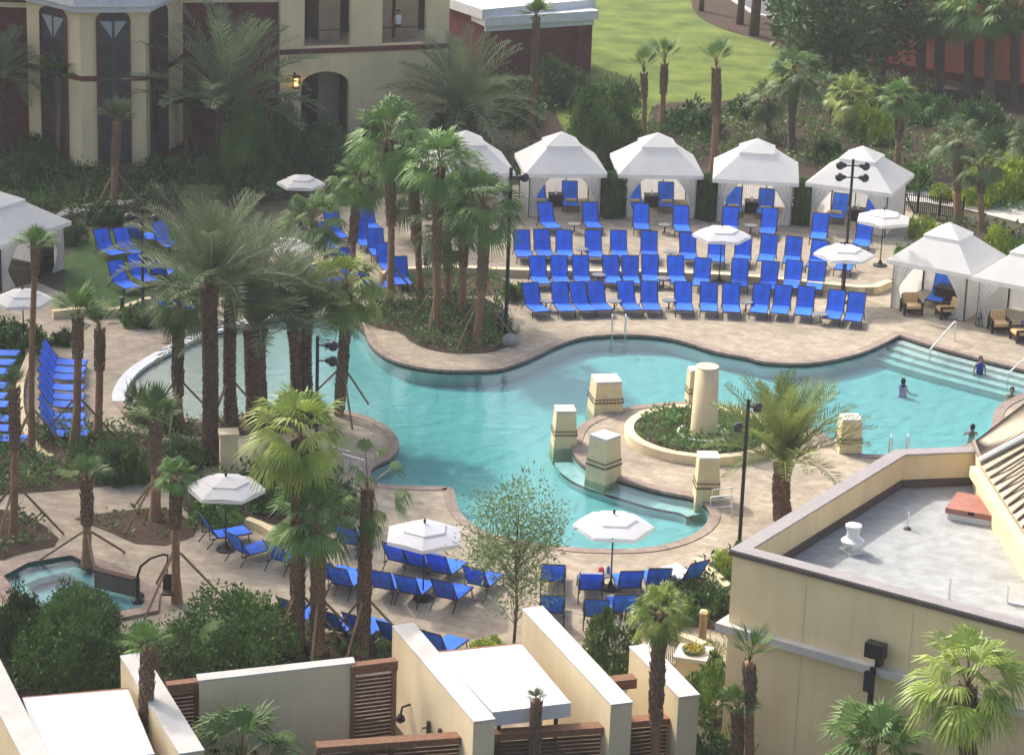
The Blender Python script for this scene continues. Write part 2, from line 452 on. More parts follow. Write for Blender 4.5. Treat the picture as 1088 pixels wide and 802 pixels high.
# loop is counter-clockwise seen from above; the wading rim runs from its top end to the bed on the left
kid_rim = arc((305, 337), (131, 425)); rest = arc((131, 425), (305, 337))
assert len(kid_rim) < len(rest), (len(kid_rim), len(rest))
WL = -.11
struct(curbwall(offset(kid_rim, .24, False), .52, -.1, .035).build('pool_rim', 'white_curb'))
struct(curbwall(offset(rest, .18, False), .40, -.08, .03).build('pool_coping', 'coping'))
struct(ribbon(pool, pool, -.19, -.02, True).build('pool_tile', 'tile_dark'))
struct(ribbon(pool, pool, -3, -.19, True).build('pool_wall', 'plaster'))
xk0, xk1, xk2 = G(160, 400).x, G(285, 400).x, G(440, 400).x
def depth(x, y):
    if x < xk0: return .10
    if x < xk1: return .10 + .12 * (x - xk0) / (xk1 - xk0)
    if x < xk2: t = (x - xk1) / (xk2 - xk1); return .22 + .40 * t * t * (3 - 2 * t)
    return .62
xs = [p[0] for p in pool]; ys = [p[1] for p in pool]
nx, ny = 60, 40
fl = MB(); vs = []
for j in range(ny + 1):
    for i in range(nx + 1):
        x = min(xs) - .5 + (max(xs) - min(xs) + 1) * i / nx; y = min(ys) - .5 + (max(ys) - min(ys) + 1) * j / ny
        vs.append((x, y, WL - depth(x, y)))
fl.add(vs, [(j * (nx + 1) + i, j * (nx + 1) + i + 1, (j + 1) * (nx + 1) + i + 1, (j + 1) * (nx + 1) + i) for j in range(ny) for i in range(nx)])
struct(fl.build('pool_floor', 'pool_finish', smooth=True))
wl = offset(pool, .05)
struct(plate([wl], -2.6, WL).build('pool_water', 'water'))
# broad entry steps on the right, and the bench round the island
st = arc((1112, 400), (958, 357))
for k, (a, b, zz) in enumerate(((0, -.6, -.20), (-.6, -1.2, -.30), (-1.2, -1.8, -.40), (-1.8, -2.4, -.50))):
    p, q = offset(st, a, False), offset(st, b, False)
    mb = ribbon(p, q, WL + zz + .13, WL + zz + .13); r2 = ribbon(q, q, WL + zz + .13, WL - 1.3); mb.add(r2.v, r2.f)
    struct(mb.build('pool_step', 'plaster'))
    struct(ribbon(offset(st, b + .02, False), offset(st, b + .10, False), WL + zz + .136, WL + zz + .136).build('pool_step_nosing', 'tile_dark'))
bn = arc((750, 536), (608, 480))
p, q = offset(bn, 0, False), offset(bn, -.75, False)
mb = ribbon(p, q, WL - .28, WL - .28); r2 = ribbon(q, q, WL - .38, WL - 1.3); mb.add(r2.v, r2.f)
struct(mb.build('pool_bench', 'plaster'))

# ------------------------------------------------------------------ ground, deck, lawn
DECK_PX = [(-90, 330), (40, 300), (110, 330), (150, 345), (200, 335), (245, 300), (300, 262), (345, 225), (430, 205), (560, 205), (960, 225), (1010, 240), (1180, 320), (1330, 400), (1330, 470), (1240, 640), (780, 760), (540, 790), (200, 730), (-90, 700)]
deck = pxloop(DECK_PX)
TUBH = offset(pxloop([(-14, 612), (20, 592), (80, 583), (124, 600), (170, 628), (168, 648), (100, 662), (20, 655)], .12), -.3)
struct(plate([deck, offset(pool, .02), TUBH], None, 0).build('deck', 'paver'))
far = [(-200, -30), (200, -30), (200, 420), (-200, 420)]
hz = bpy.data.materials.new('haze'); hz.use_nodes = True; N_ = hz.node_tree.nodes; N_.remove(N_['Principled BSDF'])
pv = N_.new('ShaderNodeVolumePrincipled'); pv.inputs['Color'].default_value = (.97, .98, 1, 1); pv.inputs['Density'].default_value = .00034
hz.node_tree.links.new(pv.outputs[0], N_['Material Output'].inputs['Volume']); MATS['haze'] = hz
struct(MB().box(-215, 215, -45, 435, -4.2, 41).build('haze', 'haze'), 'stuff')
struct(plate([far, deck], None, -.012).build('ground', 'soil'))
def sheet(px, z, name, m, it=0): return struct(plate([pxloop(px, z, it)], None, z).build(name, m))
LAWN_N = [(585, 60), (610, 20), (640, -25), (742, -25), (733, 2), (740, 18), (765, 31), (800, 41), (835, 52), (850, 66), (835, 84), (800, 100), (760, 110), (715, 108), (690, 112), (688, 150), (640, 160), (590, 140)]
sheet(LAWN_N, .012, 'lawn', 'lawn', 2)
sheet([(733, -20), (734, 8), (745, 20), (765, 30), (800, 40), (850, 54), (890, 60), (900, -20)], .008, 'mulch_bed', 'mulch', 1)
sheet([(560, 118), (700, 112), (800, 104), (900, 80), (1120, 110), (1120, 230), (1000, 225), (900, 190), (700, 175), (560, 190)], .004, 'mulch_bed', 'mulch', 1)
sheet([(770, -30), (778, -2), (800, 14), (850, 26), (1000, 40), (1200, 50), (1200, -30)], .016, 'road', 'asphalt', 1)
sheet([(1090, 110), (1400, 140), (1400, 330), (1240, 330), (1120, 270)], .004, 'mulch_bed', 'mulch', 1)
struct(curbwall([(p.x, p.y) for p in (G(770, -10), G(780, 2), G(800, 15), G(850, 28), G(930, 38))], .3, 0, .13).build('kerb', 'concrete'))
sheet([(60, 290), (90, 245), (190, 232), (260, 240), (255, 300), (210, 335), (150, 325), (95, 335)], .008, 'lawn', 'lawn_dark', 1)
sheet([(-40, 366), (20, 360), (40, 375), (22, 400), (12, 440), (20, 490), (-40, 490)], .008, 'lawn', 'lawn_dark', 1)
sheet([(55, 232), (70, 219), (145, 210), (145, 216), (80, 226)], .03, 'path', 'concrete', 1)
sheet([(935, 212), (1000, 216), (1090, 238), (1130, 250), (1130, 225), (1060, 207), (1000, 200), (935, 198)], .012, 'path', 'concrete', 1)
BEDS = {
 'island': [(375, 338), (390, 330), (400, 322), (470, 315), (530, 318), (546, 352), (546, 362), (535, 371), (510, 376), (470, 375), (440, 366), (425, 352), (405, 350)],
 'wading': [(128, 437), (150, 443), (205, 450), (255, 446), (300, 440), (330, 437), (352, 440), (345, 452), (300, 462), (255, 462), (210, 465), (165, 455), (135, 445)],
 'west': [(-60, 440), (0, 440), (60, 455), (130, 458), (170, 462), (220, 468), (235, 480), (216, 503), (150, 512), (85, 519), (-60, 530)],
 'triangle': [(72, 549), (160, 539), (180, 539), (221, 565), (160, 584), (98, 557)],
 'southwest': [(-60, 540), (10, 540), (40, 552), (70, 578), (20, 588), (0, 596), (-60, 600)],
 'middle': [(190, 522), (230, 505), (290, 500), (350, 505), (385, 525), (380, 560), (340, 568), (270, 552), (225, 556), (195, 545)],
 'plot': [(122, 336), (150, 327), (185, 325), (186, 340), (163, 352), (140, 346)],
 'northwest': [(-60, 260), (30, 240), (95, 228), (190, 225), (300, 214), (330, 206), (330, 180), (-60, 180)],
 'terrace_side': [(420, 300), (440, 292), (520, 292), (545, 300), (548, 312), (500, 316), (430, 312)],
 'southeast': [(668, 655), (700, 635), (745, 600), (775, 590), (800, 590), (800, 680), (740, 664), (705, 668)],
 'south': [(290, 690), (330, 668), (420, 680), (440, 700), (430, 712), (290, 712)],
 'east': [(962, 262), (1000, 236), (1090, 250), (1130, 280), (1130, 310), (1075, 275), (1045, 258), (1010, 246), (985, 262)],
 'mound': [(-60, 662), (20, 668), (100, 676), (180, 668), (330, 672), (330, 735), (-60, 760)],
}
BW = {}
for k, px in BEDS.items():
    BW[k] = pxloop(px, .02, 1)
    struct(plate([BW[k]], None, .02).build('planting_bed', 'mulch'))

# terrace the upper rows of loungers and the back cabanas stand on
TZ = .30
TFRONT = [(405, 291), (440, 285), (480, 284), (540, 287), (600, 288), (700, 289), (790, 293), (870, 301), (926, 307), (945, 299)]
TER = TFRONT + [(975, 272), (985, 240), (960, 214), (860, 205), (700, 196), (560, 196), (430, 206), (405, 240)]
ter = pxloop(TER, TZ)
struct(plate([ter], -.02, TZ).build('terrace', 'paver'))
fr = [(p.x, p.y) for p in (G(x, y, TZ) for x, y in TFRONT)]
fr = chaikin(fr, 1, False)
t = tag(curbwall(offset(fr, .0, False), .3, 0, TZ + .03).build('retaining_wall', 'stucco_band'), 'long low cream retaining wall stepping up behind the third row of loungers', 'low wall')
link('coping', curbwall(offset(fr, .0, False), .36, TZ + .03, TZ + .07).build('tmp', 'stucco_pale').data, t)
bpy.data.objects.remove(bpy.data.objects['tmp'])

def bedwall(px, label, th=.3, h=.42, m='stucco_band'):
    p = [(g.x, g.y) for g in (G(x, y, h) for x, y in px)]
    p = chaikin(p, 2, False)
    return tag(curbwall(p, th, 0, h).build('garden_wall', m), label, 'low wall')
bedwall([(56, 330), (90, 326), (118, 330), (140, 322), (165, 314)], 'low cream kerb wall along the near edge of the small left lawn', h=.35)
bedwall([(30, 372), (45, 362), (62, 355)], 'short curved cream kerb beside the left umbrella shrubs', h=.3)
bedwall([(33, 375), (22, 400), (20, 430), (27, 455), (40, 478), (55, 484)], 'curved cream kerb between the two left columns of loungers', h=.3)
bedwall([(262, 550), (280, 556), (300, 570)], 'short cream kerb wall beside the loungers under palms', h=.3)
bedwall([(740, 592), (757, 606), (775, 623)], 'short sloping cream kerb right of the single lounger by shrubs', h=.35, m='stucco_pale')
bedwall([(682, 662), (700, 668), (730, 675), (748, 683)], 'pale curved kerb below the bed beside the square planter', h=.35, m='stucco_pale')

# ------------------------------------------------------------------ helpers for walls and windows
def facemx(A, B):
    """local x along A->B, local y up, local z out of the wall towards the viewer side"""
    d = (B - A); d.z = 0; d.normalize(); n = Vector((d.y, -d.x, 0))
    return Matrix(((d.x, 0, n.x, A.x), (d.y, 0, n.y, A.y), (0, 1, 0, A.z), (0, 0, 0, 1)))
def archloop(x0, x1, z0, z1, rise, n=8):
    lp = [(x0, z0), (x1, z0), (x1, z1 - rise)]
    if rise:
        for i in range(1, n):
            a = math.pi * i / n; lp.append(((x0 + x1) / 2 + math.cos(a) * (x1 - x0) / 2, z1 - rise + math.sin(a) * rise))
    lp.append((x0, z1 - rise))
    return lp
def inset(x0, x1, z0, z1, rise, t): return archloop(x0 + t, x1 - t, z0 + t, z1 - t, rise)
def HZ(x, y, wy): return UPY(x, y, wy).z
def gable_boxwall(parent, A, B, th, z0, z1, m, name='wall'):
    mx = facemx(A, B); L = (Vector((B.x, B.y, 0)) - Vector((A.x, A.y, 0))).length
    return MB().box(0, L, z0, z1, -th, 0, mx).build(name, m, parent)

# ------------------------------------------------------------------ bay tower, top left
bt = thing('hotel_building', 'cream hotel bay tower with three tall arched windows behind the palms', 'building', G(110, 176))
bt.location = (0, 0, 0)
a, b, c, d = G(32, 172), G(88, 188), G(156, 187), G(188, 166)
ztop = HZ(120, 4, c.y)
e = d + Vector((2, 14, 0)); f = a + Vector((0, 14, 0))
foot = [(p.x, p.y) for p in (a, b, c, d, e, f)]
plate([foot], 0, ztop).build('wall', 'stucco', bt)
ce = Vector((sum(p[0] for p in foot) / 6, sum(p[1] for p in foot) / 6))
grow = lambda k: [(ce.x + (p[0] - ce.x) * k, ce.y + (p[1] - ce.y) * k) for p in foot]
fo = offset(foot if area(foot) > 0 else foot[::-1], .7)
plate([fo], ztop, ztop + .9).build('cornice', 'trim_white', bt)
fo2 = offset(foot if area(foot) > 0 else foot[::-1], .35)
plate([fo2], ztop - .35, ztop - .004).build('cornice_moulding', 'trim_white', bt)
zb = HZ(120, 82, c.y)
plate([offset(foot if area(foot) > 0 else foot[::-1], .06)], zb - .13, zb + .13).build('band', 'trim_red', bt)
plate([offset(foot if area(foot) > 0 else foot[::-1], .08)], -.02, .55).build('plinth', 'trim_red', bt)
def tall_window(parent, A, B, u0, u1, z0, z1, rise=.5, drape=True):
    mx = facemx(A, B); L = (B - A).length
    x0, x1 = u0 * L, u1 * L
    fr = plate([archloop(x0, x1, z0, z1, rise), inset(x0, x1, z0, z1, rise - .03, .10)], -.1, .13, mx).build('window', 'trim_red', parent)
    plate([inset(x0, x1, z0, z1, rise - .03, .09)], -.05, .012 + .055, mx).build('pane', 'glass_dark', fr)
    mb = MB(); xm = (x0 + x1) / 2
    mb.box(xm - .05, xm + .05, z0 + .15, z1 - .16, .07, .115, mx)
    for k in (.18, .34, .56, .68, .80):
        z = z0 + (z1 - z0) * k; mb.box(x0 + .16, xm - .052, z - .035, z + .035, .07, .105, mx); mb.box(xm + .052, x1 - .16, z - .035, z + .035, .07, .105, mx)
    mb.build('mullion', 'window_frame', fr)
    if drape:
        zt = z1 - rise - .05; w2 = x1 - x0 - .34
        for (p, q, r_) in (((x0 + .18, zt), (xm - .07, zt), (xm - .07, zt - w2 * .62)), ((xm + .07, zt), (x1 - .18, zt), (xm + .07, zt - w2 * .62))):
            lp = [p, q, r_]; lp = lp if area(lp) > 0 else lp[::-1]
            plate([lp], .07, .085, mx).build('drape', 'drape', fr)
zw = HZ(120, 9, c.y)
tall_window(bt, a, b, .27, .76, .6, zw - .1, .5)
tall_window(bt, b, c, .24, .77, .6, zw, .55)
tall_window(bt, c, d, .12, .66, .6, zw - .1, .5, False)

# brick wings
def brickwing(A, B, h, th, label):
    t = thing('brick_building', label, 'building'); gable_boxwall(t, A, B, th, -.05, h, 'red_brick')
    L = (B - A).length; mx = facemx(A, B)
    MB().box(-.02, L + .02, h * .62, h * .62 + .25, 0.002, .08, mx).build('band', 'stucco_band', t)
    return t
brickwing(G(186, 160), G(299, 158), 13, 6, 'dark red brick wing between the bay tower and the balcony block')
brickwing(G(-40, 166), G(33, 168), 13, 6, 'dark red brick wing at the far left behind palms')

# ------------------------------------------------------------------ cream block with balconies and arch
bb = thing('hotel_building', 'cream hotel block with arched doorway below two shaded balconies', 'building')
A, B = G(297, 160), G(474, 151)
mx = facemx(A, B); L = (B - A).length
ux = lambda x: (x - 297) / (474 - 297) * L
zat = lambda y, x=370: HZ(x, y, A.y + (B.y - A.y) * (x - 297) / 177)
zf2 = zat(55, 370); zarch = zat(76, 345); zr = zat(52, 345)
holes = [archloop(ux(319), ux(369), .0 + .02, zarch, .75)[::1], archloop(ux(322), ux(370), zr + .1, zf2 + 4.2, 0), archloop(ux(403), ux(450), zr + .1, zf2 + 4.2, 0)]
outer = [(0, -.05), (L, -.05), (L, zf2 + 5), (0, zf2 + 5)]
plate([outer] + holes, -.4, 0, mx).build('wall', 'stucco', bb)
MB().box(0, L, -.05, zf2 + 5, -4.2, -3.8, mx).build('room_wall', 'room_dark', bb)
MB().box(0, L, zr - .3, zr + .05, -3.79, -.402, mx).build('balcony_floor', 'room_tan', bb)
mb = MB()
for u in (ux(345), ux(398), ux(426)): mb.box(u, u + (1.3 if u > 4 else 1.2), 0.06, zf2 + 4.9, -3.78, -1.6, mx)
mb.build('partition', 'room_tan', bb)
MB().box(0.0, L, -.05, zf2 + 5, -10, -4.25, mx).build('rear_wall', 'stucco', bb)
mb = MB(); z0 = zr + .12
MB().box(-.03, L + .03, zr - .22, zr + .04, .003, .09, mx).build('band', 'trim_red', bb)
MB().box(ux(371), L + .03, -.03, .6, .003, .09, mx).build('plinth', 'trim_red', bb)
for x0, x1 in ((322, 370), (403, 450)):
    MB().box(ux(x0), ux(x1), zr + .95, zr + 1.0, -.25, -.2, mx).build('balcony_rail', 'black_metal', bb)
# wall lantern by the arch (lit)
lz = zat(86, 313); lx = ux(312)
ln = thing('wall_lantern', 'lit black wall lantern left of the arched doorway', 'lantern')
mb = MB(); mb.box(lx - .06, lx + .06, lz - .1, lz + .45, .003, .05, mx); mb.box(lx - .03, lx + .03, lz + .35, lz + .42, .05, .3, mx); mb.build('bracket', 'black_metal', ln)
mb = MB(); mb.box(lx - .22, lx + .22, lz + .28, lz + .34, .12, .55, mx); mb.box(lx - .18, lx + .18, lz - .34, lz - .28, .14, .52, mx)
for sx in (-.17, .15):
    for sy in (.15, .49): mb.box(lx + sx, lx + sx + .025, lz - .28, lz + .28, sy, sy + .025, mx)
mb.build('cage', 'black_metal', ln)
em = bpy.data.materials.new('lamp_glow'); em.use_nodes = True; pb = em.node_tree.nodes['Principled BSDF']
pb.inputs['Base Color'].default_value = (1, .6, .25, 1); pb.inputs['Emission Color'].default_value = (1, .55, .15, 1); pb.inputs['Emission Strength'].default_value = 2.5
MATS['glow'] = em
MB().box(lx - .09, lx + .09, lz - .2, lz + .16, .24, .42, mx).build('bulb', 'glow', ln)

# ------------------------------------------------------------------ low red building with white roof
lb = thing('low_building', 'low brick red building with white flat roof beside the lawn', 'building')
A, B = G(516, 86), G(624, 78)
h = HZ(575, 29, A.y)
mxl = facemx(A, B); L = (B - A).length
MB().box(0, L, -.05, h, -22, 0, mxl).build('wall', 'red_brick', lb)
MB().box(L - .9, L + .12, -.04, h - .02, -.8, .12, mxl).build('corner_pier', 'red_brick', lb)
MB().box(-.35, L + .4, h + .002, h + .55, -22.3, .4, mxl).build('cornice', 'trim_white', lb)
MB().box(-.2, L + .22, h - .35, h, .001, .2, mxl).build('frieze', 'trim_white', lb)
MB().box(.3, L - .3, h + .551, h + .57, -21.5, -.3, mxl).build('roof', 'awning', lb)
A2, B2 = G(470, 70), G(513, 86)
wgx = facemx(A2, B2); L2 = (B2 - A2).length; h2 = HZ(512, 30, B2.y)
wg = MB().box(0, L2, -.05, h2 + .6, -8, 0, wgx).build('side_wing', 'red_brick', lb)
MB().box(-.1, L2 + .25, h2 + .602, h2 + 1.2, -8, .35, wgx).build('cornice', 'trim_white', wg)

# ------------------------------------------------------------------ orange building top right
ob = thing('orange_building', 'burnt orange stucco building behind the tall palms at top right', 'building')
A, B = G(925, 72), G(1180, 112)
gable_boxwall(ob, A, B, 12, -.05, 9, 'orange_wall')
mxo = facemx(A, B); L = (B - A).length
MB().box(-.1, L + .1, 9.002, 9.5, -12.2, .3, mxo).build('cornice', 'stucco_band', ob)
MB().box(-.02, L, -.03, .5, .003, .1, mxo).build('plinth', 'trim_red', ob)

# ------------------------------------------------------------------ right building with membrane roof
rb = thing('flat_roof_building', 'cream stucco building with grey flat roof behind a parapet', 'building')
RZ = 6.5
cA, cB, cC, cD = G(779, 583, RZ), G(952, 478, RZ), G(1056, 474, RZ), G(1140, 679, RZ)
cD = cA + (cD - cA).normalized() * 24
cE = cC + (cD - cA)
path = [(p.x, p.y) for p in (cD, cA, cB, cC)]
if True:
    pin = offset(path, .18, False)
    # offset() is a plain average normal: rebuild with true mitres
def mitre(path, d):
    out = []
    for i, p in enumerate(path):
        p = Vector(p)
        t0 = (Vector(path[i]) - Vector(path[i - 1])).normalized() if i else None
        t1 = (Vector(path[i + 1]) - Vector(path[i])).normalized() if i < len(path) - 1 else None
        if t0 is None: n = Vector((t1.y, -t1.x)); out.append(tuple(p + n * d))
        elif t1 is None: n = Vector((t0.y, -t0.x)); out.append(tuple(p + n * d))
        else:
            n0 = Vector((t0.y, -t0.x)); n1 = Vector((t1.y, -t1.x)); m = (n0 + n1).normalized()
            out.append(tuple(p + m * d / max(.3, m.dot(n0))))
    return out
def band(path, d0, d1, z0, z1):
    a, b = mitre(path, d0), mitre(path, d1); n = len(path)
    vs = [(p[0], p[1], z0) for p in a] + [(p[0], p[1], z1) for p in a] + [(p[0], p[1], z1) for p in b] + [(p[0], p[1], z0) for p in b]
    fs = [(k * n + i, k * n + i + 1, (k + 1) % 4 * n + i + 1, (k + 1) % 4 * n + i) for i in range(n - 1) for k in range(4)]
    fs += [(0, n, 2 * n, 3 * n), (n - 1, 4 * n - 1, 3 * n - 1, 2 * n - 1)]
    return MB().add(vs, fs)
# inside of the building lies to the right of D->A->B->C
band(path, 0, .34, -.05, RZ - .06).build('wall', 'stucco', rb)
band(path, -.07, .42, RZ - .058, RZ).build('parapet_cap', 'metal_cap', rb)
band(path, -.09, -.002, RZ - .18, RZ - .062).build('cap_fascia', 'flashing', rb)
RF = RZ - 1.2
band(path, .342, .372, RF + .02, RF + .3).build('base_flashing', 'flashing', rb)
inner = mitre(path, .2)
rp = inner + [(cE.x, cE.y)]
band([(cC.x, cC.y), (cE.x, cE.y), (cD.x, cD.y)], 0, .34, -.05, RZ - .06).build('rear_wall', 'stucco', rb)
plate([rp if area(rp) > 0 else rp[::-1]], RF - .2, RF).build('roof', 'roof_membrane', rb)
zl = HZ(775, 664, cA.y)
band([path[0], path[1], (path[1][0] + (path[2][0] - path[1][0]) * .2, path[1][1] + (path[2][1] - path[1][1]) * .2)], -.28, -.003, zl - .14, zl + .1).build('ledge', 'cap_white', rb)
# thin joints in the render
jm = facemx(Vector((cA.x, cA.y, 0)), Vector((cD.x, cD.y, 0))); 
for u_ in (.18, .43, .68): jt = MB(); jt.box(u_ * 13.4 - .012, u_ * 13.4 + .012, 0, zl - .15, .003, .006, jm); jt.box(u_ * 13.4 - .012, u_ * 13.4 + .012, zl + .11, RZ - .19, .003, .006, jm); jt.build('control_joint', 'stucco_band', rb)

# seamed metal roof at the right
mr_ = thing('metal_roof', 'brown standing seam metal roof rising above the right parapet', 'roof')
def slope(q, n, name):
    P = [Vector(p) for p in q]       # lower-left, lower-right, upper-right, upper-left
    s = MB(); s.hexa([p + Vector((0, 0, -.12)) for p in P], P); s.build(name, 'seam_roof', mr_)
    rb_ = MB()
    for i in range(n + 1):
        u = i / n; a_ = P[0].lerp(P[1], u); b_ = P[3].lerp(P[2], u)
        dd = (P[1] - P[0]).normalized() * .05; up = Vector((0, 0, .09)); lo = Vector((0, 0, .002))
        rb_.hexa([a_ - dd + lo, a_ + dd + lo, b_ + dd + lo, b_ - dd + lo], [a_ - dd + up, a_ + dd + up, b_ + dd + up, b_ - dd + up])
    rb_.build('seam', 'seam_rib', mr_)
def underside(q):
    P = [Vector(p) for p in q]; MB().hexa([Vector((p.x, p.y, RF + .01)) for p in P], [p + Vector((0, 0, -.13)) for p in P]).build('gable_body', 'stucco', mr_)
underside([G(1043, 494.5, 6.7), G(1130, 627, 6.7), G(1209, 520, 8.6), G(1130, 446, 8.6)])
underside([G(1127, 441, 8.62), G(1042, 487, 6.74), G(1035, 470.5, 6.6), G(1127, 397, 7.6)])
slope([G(1042, 494, 6.7), G(1130, 628, 6.7), G(1210, 520, 8.6), G(1130, 446, 8.6)], 17, 'near_slope')
slope([G(1128, 441, 8.62), G(1041, 488, 6.74), G(1034, 470, 6.6), G(1128, 396, 7.6)], 1, 'far_slope')
fs = MB()
for i in range(1, 14):
    u = i / 14; a_ = G(1041, 488, 6.76).lerp(G(1034, 470, 6.62), u); b_ = G(1128, 441, 8.64).lerp(G(1128, 396, 7.62), u)
    fs.tube([a_ + Vector((0, 0, .02)), b_ + Vector((0, 0, .02))], .045, 4)
fs.build('seam', 'seam_rib', mr_)
MB().tube([G(1041, 489, 6.82), G(1128, 443, 8.7)], .11, 6).build('hip_cap', 'trim_white', mr_)
gp = [G(1040, 495, 6.6), G(1128, 630, 6.6)]
gd = (gp[1] - gp[0]).normalized(); gn = Vector((gd.y, -gd.x, 0))
if gn.x > 0: gn = -gn
MB().hexa([p + Vector((0, 0, -.35)) for p in (gp[0], gp[1], gp[1] + gn * .28, gp[0] + gn * .28)], [p for p in (gp[0], gp[1], gp[1] + gn * .28, gp[0] + gn * .28)]).build('gutter', 'stucco_pale', mr_)
MB().hexa([p + Vector((0, 0, -1.6)) for p in (gp[0] - gn * .05, gp[1] - gn * .05, gp[1] - gn * .3, gp[0] - gn * .3)], [p + Vector((0, 0, -.01)) for p in (gp[0] - gn * .05, gp[1] - gn * .05, gp[1] - gn * .3, gp[0] - gn * .3)]).build('wall', 'stucco', mr_)

# roof furniture
p = G(905, 586, RF)
v = thing('roof_vent', 'white mushroom vent on a square curb on the flat roof', 'vent', p); v.scale = (.82,) * 3
MB().box(-.36, .36, -.36, .36, 0, .1, Matrix.Rotation(R(30), 4, 'Z')).build('curb', 'vent_white', v)
MB().lathe([(.2, .1), (.2, .3), (.42, .34), (.44, .46), (.3, .56), (.24, .58), (.24, .95), (.3, .97), (.3, 1.06), (.12, 1.12)], 18).build('cowl', 'vent_white', v)
p = G(1037, 548, RF)
v = thing('roof_hatch', 'faded red roof hatch on a white curb', 'hatch', p, R(-22))
MB().box(-.75, .75, -.7, .7, 0, .22).build('curb', 'vent_white', v)
h_ = MB().box(-.82, .82, -.77, .77, .222, .40).build('lid', 'hatch_red', v)
MB().box(-.1, .1, -.8, -.772, .3, .4).build('latch', 'black_metal', h_)
for (x, y, hh, lab) in ((964, 562, .55, 'thin grey vent pipe in the roof shadow near the vent'), (1008, 640, .75, 'thin steel vent pipe near the front roof edge')):
    q = G(x, y, RF); v = thing('vent_pipe', lab, 'pipe', q)
    MB().tube([(0, 0, 0), (0, 0, hh)], .035, 8).build('pipe', 'steel', v); MB().lathe([(.13, 0), (.1, .06), (.04, .09)], 10).build('boot', 'flashing', v)
q = G(1070, 641, RF); v = thing('vent_pipe', 'bent steel pipe lying on the sunlit roof at right', 'pipe', q)
MB().tube([(0, 0, .55), (0, 0, .05), (.5, -.25, .05)], .035, 8).build('pipe', 'steel', v)
# floodlight and conduit on the front wall
fd = (cD - cA).normalized(); u = (938 - 779) / (1140 - 779)
fm = facemx(cA, cD)
def onwall(x, y):
    d_ = ray(x, y); n_ = Vector((fd.y, -fd.x, 0)); tt = (cA - CAM).dot(n_) / d_.dot(n_); q = CAM + d_ * tt
    return (q - cA).dot(fd), q.z
fm = facemx(Vector((cA.x, cA.y, 0)), Vector((cD.x, cD.y, 0)))
lx, lz = onwall(938, 686)
v = thing('floodlight', 'black box floodlight with conduit mounted on the cream wall', 'wall light')
MB().box(lx - .28, lx + .28, lz - .18, lz + .26, .3, .62, fm).build('housing', 'black_metal', v)
MB().box(lx - .07, lx + .07, lz - .55, lz + .1, .003, .3, fm).build('arm', 'black_metal', v)
x2, z2 = onwall(934, 756); x3, z3 = onwall(932, 718)
MB().box(lx - .16, lx - .02, z2, lz - .553, .29, .4, fm).build('conduit', 'black_metal', v)
MB().box(lx - .26, lx - .0, z3 - .3, z3 + .3, .401, .55, fm).build('junction_box', 'black_metal', v)

# ------------------------------------------------------------------ foreground cabana walls
WZ = 3.0
def fwall(q, label, z=WZ, m='stucco_pale'):
    T = [G(x, y, z) for x, y in q]
    t = thing('cabana_wall', label, 'wall')
    drop = lambda p, zz: Vector((p.x, p.y, zz))
    MB().hexa([drop(p, -.05) for p in T], [drop(p, z - .05) for p in T]).build('wall', m, t)
    cen = sum(T, Vector()) / 4
    G2 = [cen + (p - cen) * 1.0 + (p - cen).normalized() * .04 for p in T]
    MB().hexa([drop(p, z - .048) for p in G2], [drop(p, z + .01) for p in G2]).build('wall_cap', 'cap_white', t)
    return t
fwall([(649, 748), (672, 745), (577, 644), (555, 647)], 'cream wall with white cap right of the large white awning')
fwall([(721, 740), (743, 737), (692, 684), (669, 687)], 'shorter cream wall with white cap beside the trimmed fan palm')
fwall([(503, 766), (526, 763), (440, 662), (417, 665)], 'cream wall with sconces and white cap left of the large awning')
fwall([(190, 800), (217, 796), (153, 693), (128, 697)], 'cream wall behind the tufted palm in the lower left')
fwall([(24, 806), (53, 806), (-30, 640), (-60, 640)], 'cream wall with broad white cap in the bottom left corner')
fwall([(212, 723), (376, 704), (374, 698), (210, 716)], 'wide cream wall facing front between the round bushes and wood gate')

def awning(q, label, z, zsag=.0, posts=True):
    T = [G(x, y, z) for x, y in q]      # near-left, near-right, far-right, far-left
    t = thing('awning', label, 'awning')
    MB().hexa([p + Vector((0, 0, -.05)) for p in T], T).build('fabric', 'awning', t)
    n, f_ = T[0], T[1]; dd = (f_ - n).normalized(); o = Vector((dd.y, -dd.x, 0)) * .06
    b = [n + o, f_ + o, f_ + o * .05, n + o * .05]
    MB().hexa([p + Vector((0, 0, -.42)) for p in b], [p + Vector((0, 0, .02)) for p in b]).build('valance', 'awning', t)
    for k in range(2):
        p = T[k] + (T[2] if k else T[3]) * .06 - T[k] * .06 + (Vector((-.3, 0, 0)) if k else Vector((.3, 0, 0)))
        MB().box(p.x - .06, p.x + .06, p.y - .06, p.y + .06, 0, z - .06).build('post', 'black_metal', t)
    return t
awning([(523, 756), (606, 746), (554, 684), (466, 693)], 'bright white flat fabric awning between two cream walls', 2.72)
awning([(49, 812), (164, 800), (136, 732), (24, 741)], 'shaded white flat awning in the lower left corner', 2.72)

